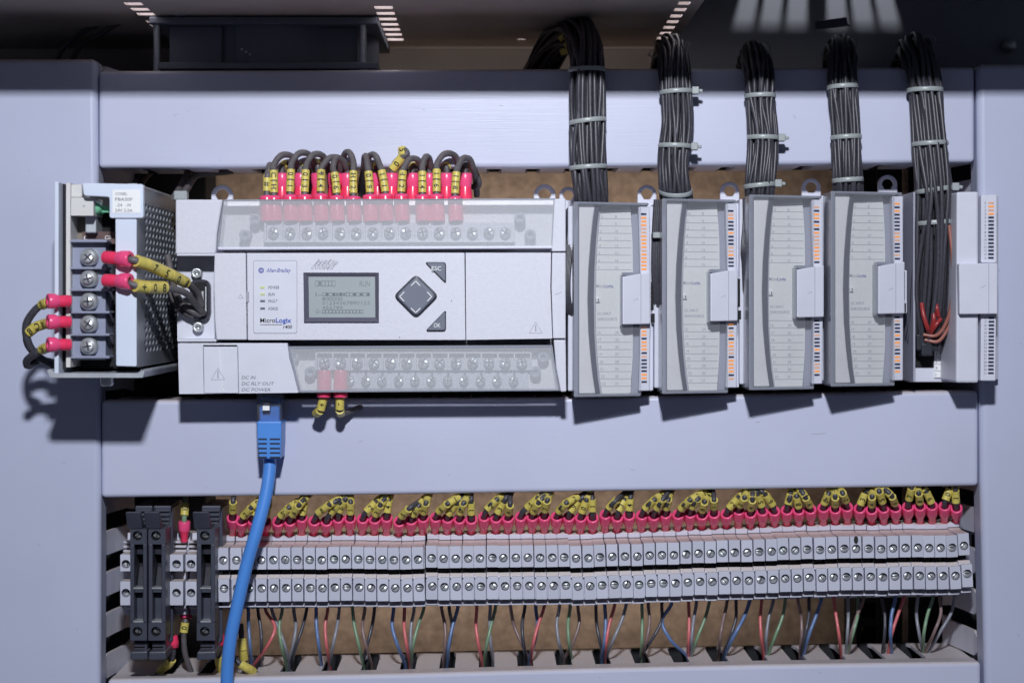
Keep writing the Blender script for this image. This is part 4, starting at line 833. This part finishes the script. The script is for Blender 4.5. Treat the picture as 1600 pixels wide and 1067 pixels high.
def term_meshes():
    w = PW/2; W_ = lambda a: (-w*a, w*a); out = {}
    prof = [(8, zz(832, 8)), (20, zz(833, 20)), (27.5, zz(836, 27.5)), (29.5, zz(839, 29.5)), (29.5, zz(846, 29.5)), (28, zz(847, 28)), (30, zz(847.5, 30)), (41, zz(857, 41)), (43, zz(862, 43)), (43, zz(890, 43)), (36, zz(891, 36)), (36, zz(897.5, 36)),
            (46.3, zz(898.5, 46.3)), (48, zz(903.5, 48)), (48.3, zz(906, 48.3)), (46.5, zz(908, 46.5)), (46.5, zz(940, 46.5)), (43, zz(941, 43)), (43, zz(945.5, 43)), (46, zz(946, 46)), (46, 0), (8, 0)]
    mb = MB(); mb.prism_x(prof, -w, w); out['body'] = mb.mesh('body', M['term'])
    def head(yt, yb, ys, wl, wr, d):
        mb = MB(); x0, x1, z0, z1 = -w*wl, w*wr, zz(yb, d), zz(yt, d); cz = zz(ys, d)
        mb.box(x0, x1, z0, z1, 34, d); del mb.f[-5:], mb.m[-5:], mb.s[-5:]
        mb = MB(); vs = [(x, -dd, z) for x in (x0, x1) for dd in (36, d) for z in (z0, z1)]
        mb.add(vs, [(0,1,3,2),(4,6,7,5),(0,4,5,1),(0,2,6,4),(1,5,7,3)]); mb.holeface(x0, x1, z0, z1, d, (x0+x1)/2 + .15, cz, 2.1, 2.4, 0, 1, 14); return mb.mesh('clamp', [M['term'], M['slope']])
    out['up'] = head(856.5, 890.5, 876, .99, .86, 49); out['lo'] = head(905, 940.5, 920, .80, .99, 50.5)
    out['screws'] = []
    for i in range(12):
        mb = MB(); screw_head(mb, (0, 0, 0), 1.8, RND.uniform(0, 3.14), (RND.uniform(-.3, .3), -1, RND.uniform(-.1, .5)), 0, 1); out['screws'].append(mb.mesh('screw', [M['steel'], M['groove']]))
    mb = MB(); mb.prism_x([(35, zz(891, 35)), (42, zz(891.5, 42)), (42, zz(896.5, 42)), (35, zz(897, 35))], -w*.9, w*.75); out['gap'] = mb.mesh('bridge_slot', M['dark'])
    return out
TM = term_meshes()
def child(me, name, par, loc=(0, 0, 0)):
    o = bpy.data.objects.new(name, me); C.objects.link(o); o.parent = par; o.location = [c*S for c in loc]; return o
GJ = []
while len(GJ) < NT: GJ += [(RND.uniform(-1.4, 1.4), RND.uniform(-.012, .012))]*RND.randrange(3, 9)
terms = []
for i in range(NT):
    x = X0 + PITCH*i + (0 if i else -1.0); gj = GJ[i] ; jy = gj[0] + RND.uniform(-.7, .7); yb = YB(x) + jy
    lab = f'grey terminal block, {nth(i+1)} from the left in the long row' if i < 31 else (f'grey terminal block, {nth(NT-i)} from the right in the long row' if i < NT-1 else 'grey terminal block at the right end of the long row')
    if abs(x - 1341) < PITCH/2: lab = 'grey terminal block with a dark oval mark above its upper screw'
    base = P(x, yb, 46); t = thing('terminal_block', lab, 'terminal block', (base[0], RND.uniform(-.5, .5), base[2]), group='grey terminal blocks in the long row')
    slope = (YB(x+30) - YB(x-30))/60; t.rotation_euler = (0, slope*.9 + gj[1] + RND.uniform(-.006, .006), 0)
    b = child(TM['body'], 'body', t); bevel(b, .35, 2)
    for kk, ys, d, ox in (('up', 876, 49, .15 - PW*.065/2), ('lo', 920, 50.5, .15 + PW*.19/4)):
        c = child(TM[kk], 'clamp', t); bevel(c, .25, 1); s_ = child(TM['screws'][RND.randrange(12)], 'screw', c, (ox, -d + 1.5, zz(ys, d)))
    child(TM['gap'], 'bridge_slot', t)
    if 'oval' in lab:
        mb = MB(); mb.add([(1.2*math.cos(a)*.9, -49.08, zz(862, 49) + 1.9*math.sin(a)) for a in [2*math.pi*q/16 for q in range(16)]], [tuple(range(16))]); o = bpy.data.objects.new('oval_mark', mb.mesh('oval_mark', M['ink'])); C.objects.link(o); o.parent = t
    terms.append((x, yb, i))
# ---------------------------------------------------------------- leads above the terminals
SLOT = [484 + 63*j for j in range(-2, 18)]
digs = '12345678901234567890'
for (x, yb, i) in terms:
    if i == NT - 1: continue
    xs = x + 5 if i else x + 12
    top = yb - 137 + RND.uniform(-3.5, 3); bot = yb - 113
    cand = [q for q in SLOT if q >= xs - 2] if x < 1165 else sorted(SLOT, key=lambda q: abs(q - xs + 8))
    sl = cand[0] if cand else SLOT[-1]
    if i == 0: sl = xs + 2
    dx = sl - xs; tgt = (sl + RND.uniform(-7, 7) if i else sl, MIDB(sl) - 8, 32)
    lean = max(-10, min(22, dx*.45)) + RND.uniform(-3, 3)
    path = [P(xs + lean*.12, top - 5, 42), P(xs + lean*.75, top - 20, 47 + RND.uniform(-5, 3)), P(xs + dx*.7, top - 33, 44 + RND.uniform(-4, 3)), P(*tgt), P(tgt[0] + 6, tgt[1] - 30, 20)]
    n = i + 1; two = str(n).zfill(2); m0 = .19 + RND.uniform(-.02, .04)
    two = two if RND.random() < .7 else two[1]
    mk = [(m0, m0 + .135, two[-1])] + ([(m0 + .15, m0 + .275, two[0])] if len(two) == 2 or x > 1150 else [])
    lab = f'black lead with pink sleeve over the {nth(i+1)} terminal block from the left'
    lead('marked_lead', lab, 'lead', P(xs, bot, 27), P(xs + lean*.05, top, 39), 9.6*k(36), path, mk, wr=1.25, mr_=1.95, wm='cable', group='pink sleeved leads above the terminal row', n=4)
# ---------------------------------------------------------------- coloured wires below the terminals
low = [(388, 'blue', 393), (403, 'black', 408), (415, 'red', 396), (425, 'grey', 452), (441, 'green', 447), (459, 'grey', 450), (479, 'black', 455), (494, 'blue', 502), (512, 'red', 515), (530, 'grey', 515), (551, 'green', 567), (570, 'brown', 580), (585, 'black', 567),
       (615, 'blue', 632), (632, 'red', 640), (647, 'grey', 643), (662, 'green', 642), (690, 'brown', 693), (702, 'black', 696), (715, 'blue', 699), (745, 'red', 753), (766, 'grey', 770), (774, 'green', 757), (798, 'brown', 826), (820, 'black', 823), (837, 'blue', 827),
       (850, 'red', 830), (874, 'grey', 880), (891, 'green', 893), (903, 'brown', 883), (931, 'black', 943), (945, 'blue', 941), (960, 'red', 946), (978, 'grey', 947), (1003, 'green', 1002), (1013, 'brown', 1003), (1034, 'black', 1001), (1049, 'blue', 1072), (1076, 'red', 1075),
       (1088, 'grey', 1080), (1108, 'green', 1080), (1136, 'brown', 1123), (1150, 'black', 1130), (1171, 'blue', 1133), (1190, 'red', 1193), (1208, 'grey', 1197), (1227, 'green', 1201), (1247, 'brown', 1250), (1264, 'black', 1251), (1283, 'blue', 1256), (1303, 'red', 1314),
       (1325, 'grey', 1322), (1341, 'green', 1324), (1349, 'brown', 1326), (1378, 'black', 1379), (1399, 'blue', 1393), (1412, 'red', 1388), (1434, 'grey', 1442), (1458, 'green', 1442), (1468, 'brown', 1446), (1491, 'grey', 1452)]
cnt = {}
for (xa, col, xb) in low:
    cnt[col] = cnt.get(col, 0) + 1; ya = YB(xa); yb = BOTT(xb) - 11; bow = RND.uniform(-6, 6)
    if (xa, col) == (1049, 'blue'): bow = -19
    if (xa, col) == (415, 'red'): bow = 18
    d0 = RND.uniform(24, 30); dm = RND.uniform(26, 34)
    pth = [P(xa + (xa-xb)*.06, ya - 16, 22), P(xa, ya + 4, d0), P(xa + (xb-xa)*.18 + bow, ya + 30, dm), P(xa + (xb-xa)*.62 + bow*.8, ya + 60, dm + 2), P(xb, yb - 6, 20), P(xb + (xb-xa)*.1, yb + 10, 14), P(xb, yb + 30, 10)]
    mb = MB(); mb.tube(spline(pth, 5), .82 if col != 'blue' else .9, 8)
    solo(mb, 'wire', M['w_'+col], f'{col} wire below the terminal row, {nth(cnt[col])} {col} one from the left', 'wire', pth[-2], group='coloured wires below the terminal row')
# ================================================================ black fuse holders and grey terminals on the left
def fuse_holder(label, x0, x1):
    w = x1 - x0; t = thing('fuse_holder', label, 'fuse holder', P((x0+x1)/2, 1030, 8), group='black fuse holders'); e = lambda f: x0 + w*f
    mb = MB(); mb.prism([(x0 + 9, 790), (x1 + 8, 790), (x1 + 8, 1000), (x0 + 9, 1000)], 8, 40); part(mb, 'body', M['fuse'], t, .6)
    for yy in (797, 804, 811): 
        mb = MB(); mb.pbox(x0 + 10, yy, x1 + 6, yy + 2.5, 39, 41.5); part(mb, 'body_rib', M['fuse'], t, .3, 1)
    mb = MB(); zz2 = lambda y, d: Z(y, d)
    mb.prism_x([(40, zz2(828, 40)), (58, zz2(826, 58)), (63, zz2(800, 63)), (60, zz2(799, 60)), (52, zz2(818, 52)), (40, zz2(818, 40))], X(e(.0) - 3, 58), X(e(.72), 58)); part(mb, 'lever', M['fuse'], t, .5)
    # front rail with screw holes and two windows
    a, b = X(e(.05), 60), X(e(.98), 60)
    ysr = [(827, 848), (1, 1)]
    mb = MB(); zt, zb_ = Z(827, 60), Z(850, 60)
    mb.box(a, b, zb_, zt, 38, 54); part(mb, 'upper_block', M['fuse'], t, .5)
    for (yc, n) in ((836.5, 'u'), (986, 'l')):
        mb = MB(); c = Vector(P(e(.46), yc, 60)); z0, z1 = (Z(850, 60), Z(827, 60)) if n == 'u' else (Z(1000, 60), Z(972, 60))
        mb.add([(x, -dd, z) for x in (a, b) for dd in (54, 60.1) for z in (z0, z1)], [(0,1,3,2),(4,6,7,5),(0,4,5,1),(2,3,7,6)][:0] + [(0,1,3,2),(4,6,7,5),(0,2,6,4),(1,5,7,3)])
        mb.holeface(a, b, z0, z1, 60.1, c.x, c.z, 2.3, 5, 0, 1, 16); hl = part(mb, 'screw_hole', [M['fuse'], M['dark']], t)
        mb = MB(); screw_head(mb, c + Vector((0, 3.2, 0)), 2.0, RND.uniform(0, 3), (.1, -1, -.35)); part(mb, 'screw', [M['steel'], M['groove']], hl)
    mb = MB(); mb.box(a, b, Z(1000, 60), Z(972, 60), 38, 54); part(mb, 'lower_block', M['fuse'], t, .5)
    s1_ = (b-a)*.24; mb = MB()
    mb.box(a, a + s1_, Z(972, 60), Z(850, 60), 40, 60); mb.box(b - s1_, b, Z(972, 60), Z(850, 60), 40, 60); mb.box(a + s1_, b - s1_, Z(926, 60), Z(918, 60), 40, 59.5); part(mb, 'front_rail', M['fuse'], t, .4)
    mb = MB(); mb.box(a + s1_, b - s1_, Z(917, 55), Z(868, 55), 41, 46); part(mb, 'window', M['dark'], t)
    mb = MB(); mb.box(a + s1_ + .2, b - s1_ - .2, Z(866, 55), Z(851, 55), 44, 55); mb.prism_x([(44, Z(916, 44)), (55, Z(916, 55)), (49, Z(885, 49)), (44, Z(880, 44))], a + s1_ + .3, b - s1_ - .9); part(mb, 'carrier', M['black'], t, .3)
    mb = MB(); mb.box(a + s1_, b - s1_, Z(971, 55), Z(927, 55), 41, 54); part(mb, 'carrier', M['fuse'], t, .4)
    for yy in (918.5, 970.5):
        mb = MB(); mb.box(a + s1_ - .3, b - s1_ + .2, Z(yy, 60) - .35, Z(yy, 60) + .35, 54, 60.25); part(mb, 'metal_edge', M['steel'], t)
    mb = MB(); mb.box(a + 1, b - .6, Z(1019, 57), Z(1000, 57), 30, 56); part(mb, 'grip', M['fuse'], t, .6)
    for yy in (1004.5, 1009.5, 1014.5):
        mb = MB(); mb.pbox(e(.22), yy - 1, e(.85), yy + 1, 56, 57.2); part(mb, 'grip_rib', M['black'], t, .3, 1)
    mb = MB(); mb.prism(rpoly([(e(.06), 1018), (e(1.0), 1017), (e(1.02), 1030), (e(.04), 1031)], 3), 26, 61); part(mb, 'foot', M['fuse'], t, .8)
    mb = MB(); mb.prism([(x1 + 1, 830), (x1 + 11, 792), (x1 + 11, 1000), (x1 + 1, 1012)], 10, 44); part(mb, 'side_cheek', M['fuse'], t, .6)
    return t
fuse_holder('black fuse holder at the far left of the terminal rail', 202, 230)
fuse_holder('black fuse holder, right one of the pair at the left', 230.5, 259)
fuse_holder('single black fuse holder next to the blue cable', 306, 336.5)
def grey_small(label, x0, x1, hidden):
    t = thing('terminal_block', label, 'terminal block', P((x0+x1)/2, 960, 8))
    mb = MB(); mb.prism_x([(8, Z(828, 8)), (30, Z(832, 30)), (32, Z(865, 32)), (38, Z(900, 38)), (40, Z(946, 40)), (40, Z(950, 40)), (36, Z(952, 36)), (36, Z(960, 36)), (8, Z(960, 8))], X(x0 + 5, 40), X(x1 + 5, 40)); part(mb, 'body', M['term'], t, .4)
    for (ya, yb, ys) in ((866, 892, 881), (908, 945, 926)):
        mb = MB(); a, b, z0, z1 = X(x0, 48), X(x1 - 1, 48), Z(yb, 48), Z(ya, 48)
        mb.add([(x, -dd, z) for x in (a, b) for dd in (34, 48) for z in (z0, z1)], [(0,1,3,2),(4,6,7,5),(0,4,5,1),(0,2,6,4),(1,5,7,3)]); mb.holeface(a, b, z0, z1, 48, (a+b)/2, Z(ys, 48), 2.1, 5, 0, 1); cl = part(mb, 'clamp', [M['term'], M['slope']], t, .25, 1)
        mb = MB(); screw_head(mb, ((a+b)/2, -44.5, Z(ys, 48)), 1.9, RND.uniform(0, 3), (.3, -1, .2)); part(mb, 'screw', [M['steel'], M['groove']], cl)
    for yy in (845, 852, 859):
        mb = MB(); mb.pbox(x0 + 4, yy, x1 + 4, yy + 3.6, 28, 36); part(mb, 'rib', M['term'], t, .3, 1)
    return t
grey_small('grey terminal block between the pair and the single fuse holder', 265.5, 287, False)
grey_small('grey terminal block squeezed left of the single fuse holder', 290, 308, True)
grey_small('grey terminal block half hidden at the left end of the rail', 188, 206, True)
lead('marked_lead', 'pink sleeved lead with green tip above the grey terminal between fuse holders', 'lead', P(288, 846, 36), P(288, 814, 37), 9.5*k(36), [P(288, 806, 37), P(289, 795, 36), P(290, 775, 32), P(292, 750, 26)], [(.22, .46, 'E')], wr=1.3, mr_=2.0, wm='green' if False else 'w_green', prof=None)
lead('marked_lead', 'pink sleeved lead with one yellow marker under the terminal between fuse holders', 'lead', P(291, 944, 30), P(291, 966, 32), 9.5*k(36), [P(289, 975, 33), P(287, 990, 33), P(289, 1020, 32), P(299, 1050, 28), P(303, 1075, 24)], [(.1, .22, '0')], wr=1.4, mr_=2.0, wm='wireg', prof=None)
for i, (pth, lb) in enumerate((([(271, 1005, 40), (270, 1022, 40), (266, 1034, 38), (252, 1046, 34), (240, 1060, 28)], 'leftmost'), ([(343, 1000, 40), (342, 1022, 40), (344, 1040, 36), (350, 1060, 28)], 'second'), ([(376, 975, 30), (378, 1000, 34), (380, 1020, 34), (384, 1045, 28)], 'third'), ([(360, 1020, 44), (372, 1034, 46), (388, 1044, 44), (404, 1054, 34)], 'rightmost'))):
    t = thing('marked_lead', f'{lb} yellow marked lead down at the lower left duct slots', 'lead', P(*pth[-1]), group='yellow marked leads at lower left')
    c = spline([P(*p) for p in pth]); mb = MB(); mb.tube(c, 1.4, 8); part(mb, 'wire', M['cable'], t)
    if i < 2: mb = MB(); mb.lathe(c[0] + Vector((0, 0, 4)), c[2], [(0, 2), (.5, 2.6), (1, 2.7), (1, 1.5)], 12); part(mb, 'crimp_sleeve', M['pink'], t)
    for (a, b) in ((.3, .5), (.51, .7)):
        mb = MB(); mb.tube(arc(c, a, b, 4), 2.2, 10); part(mb, 'marker', M['yellow'], t)
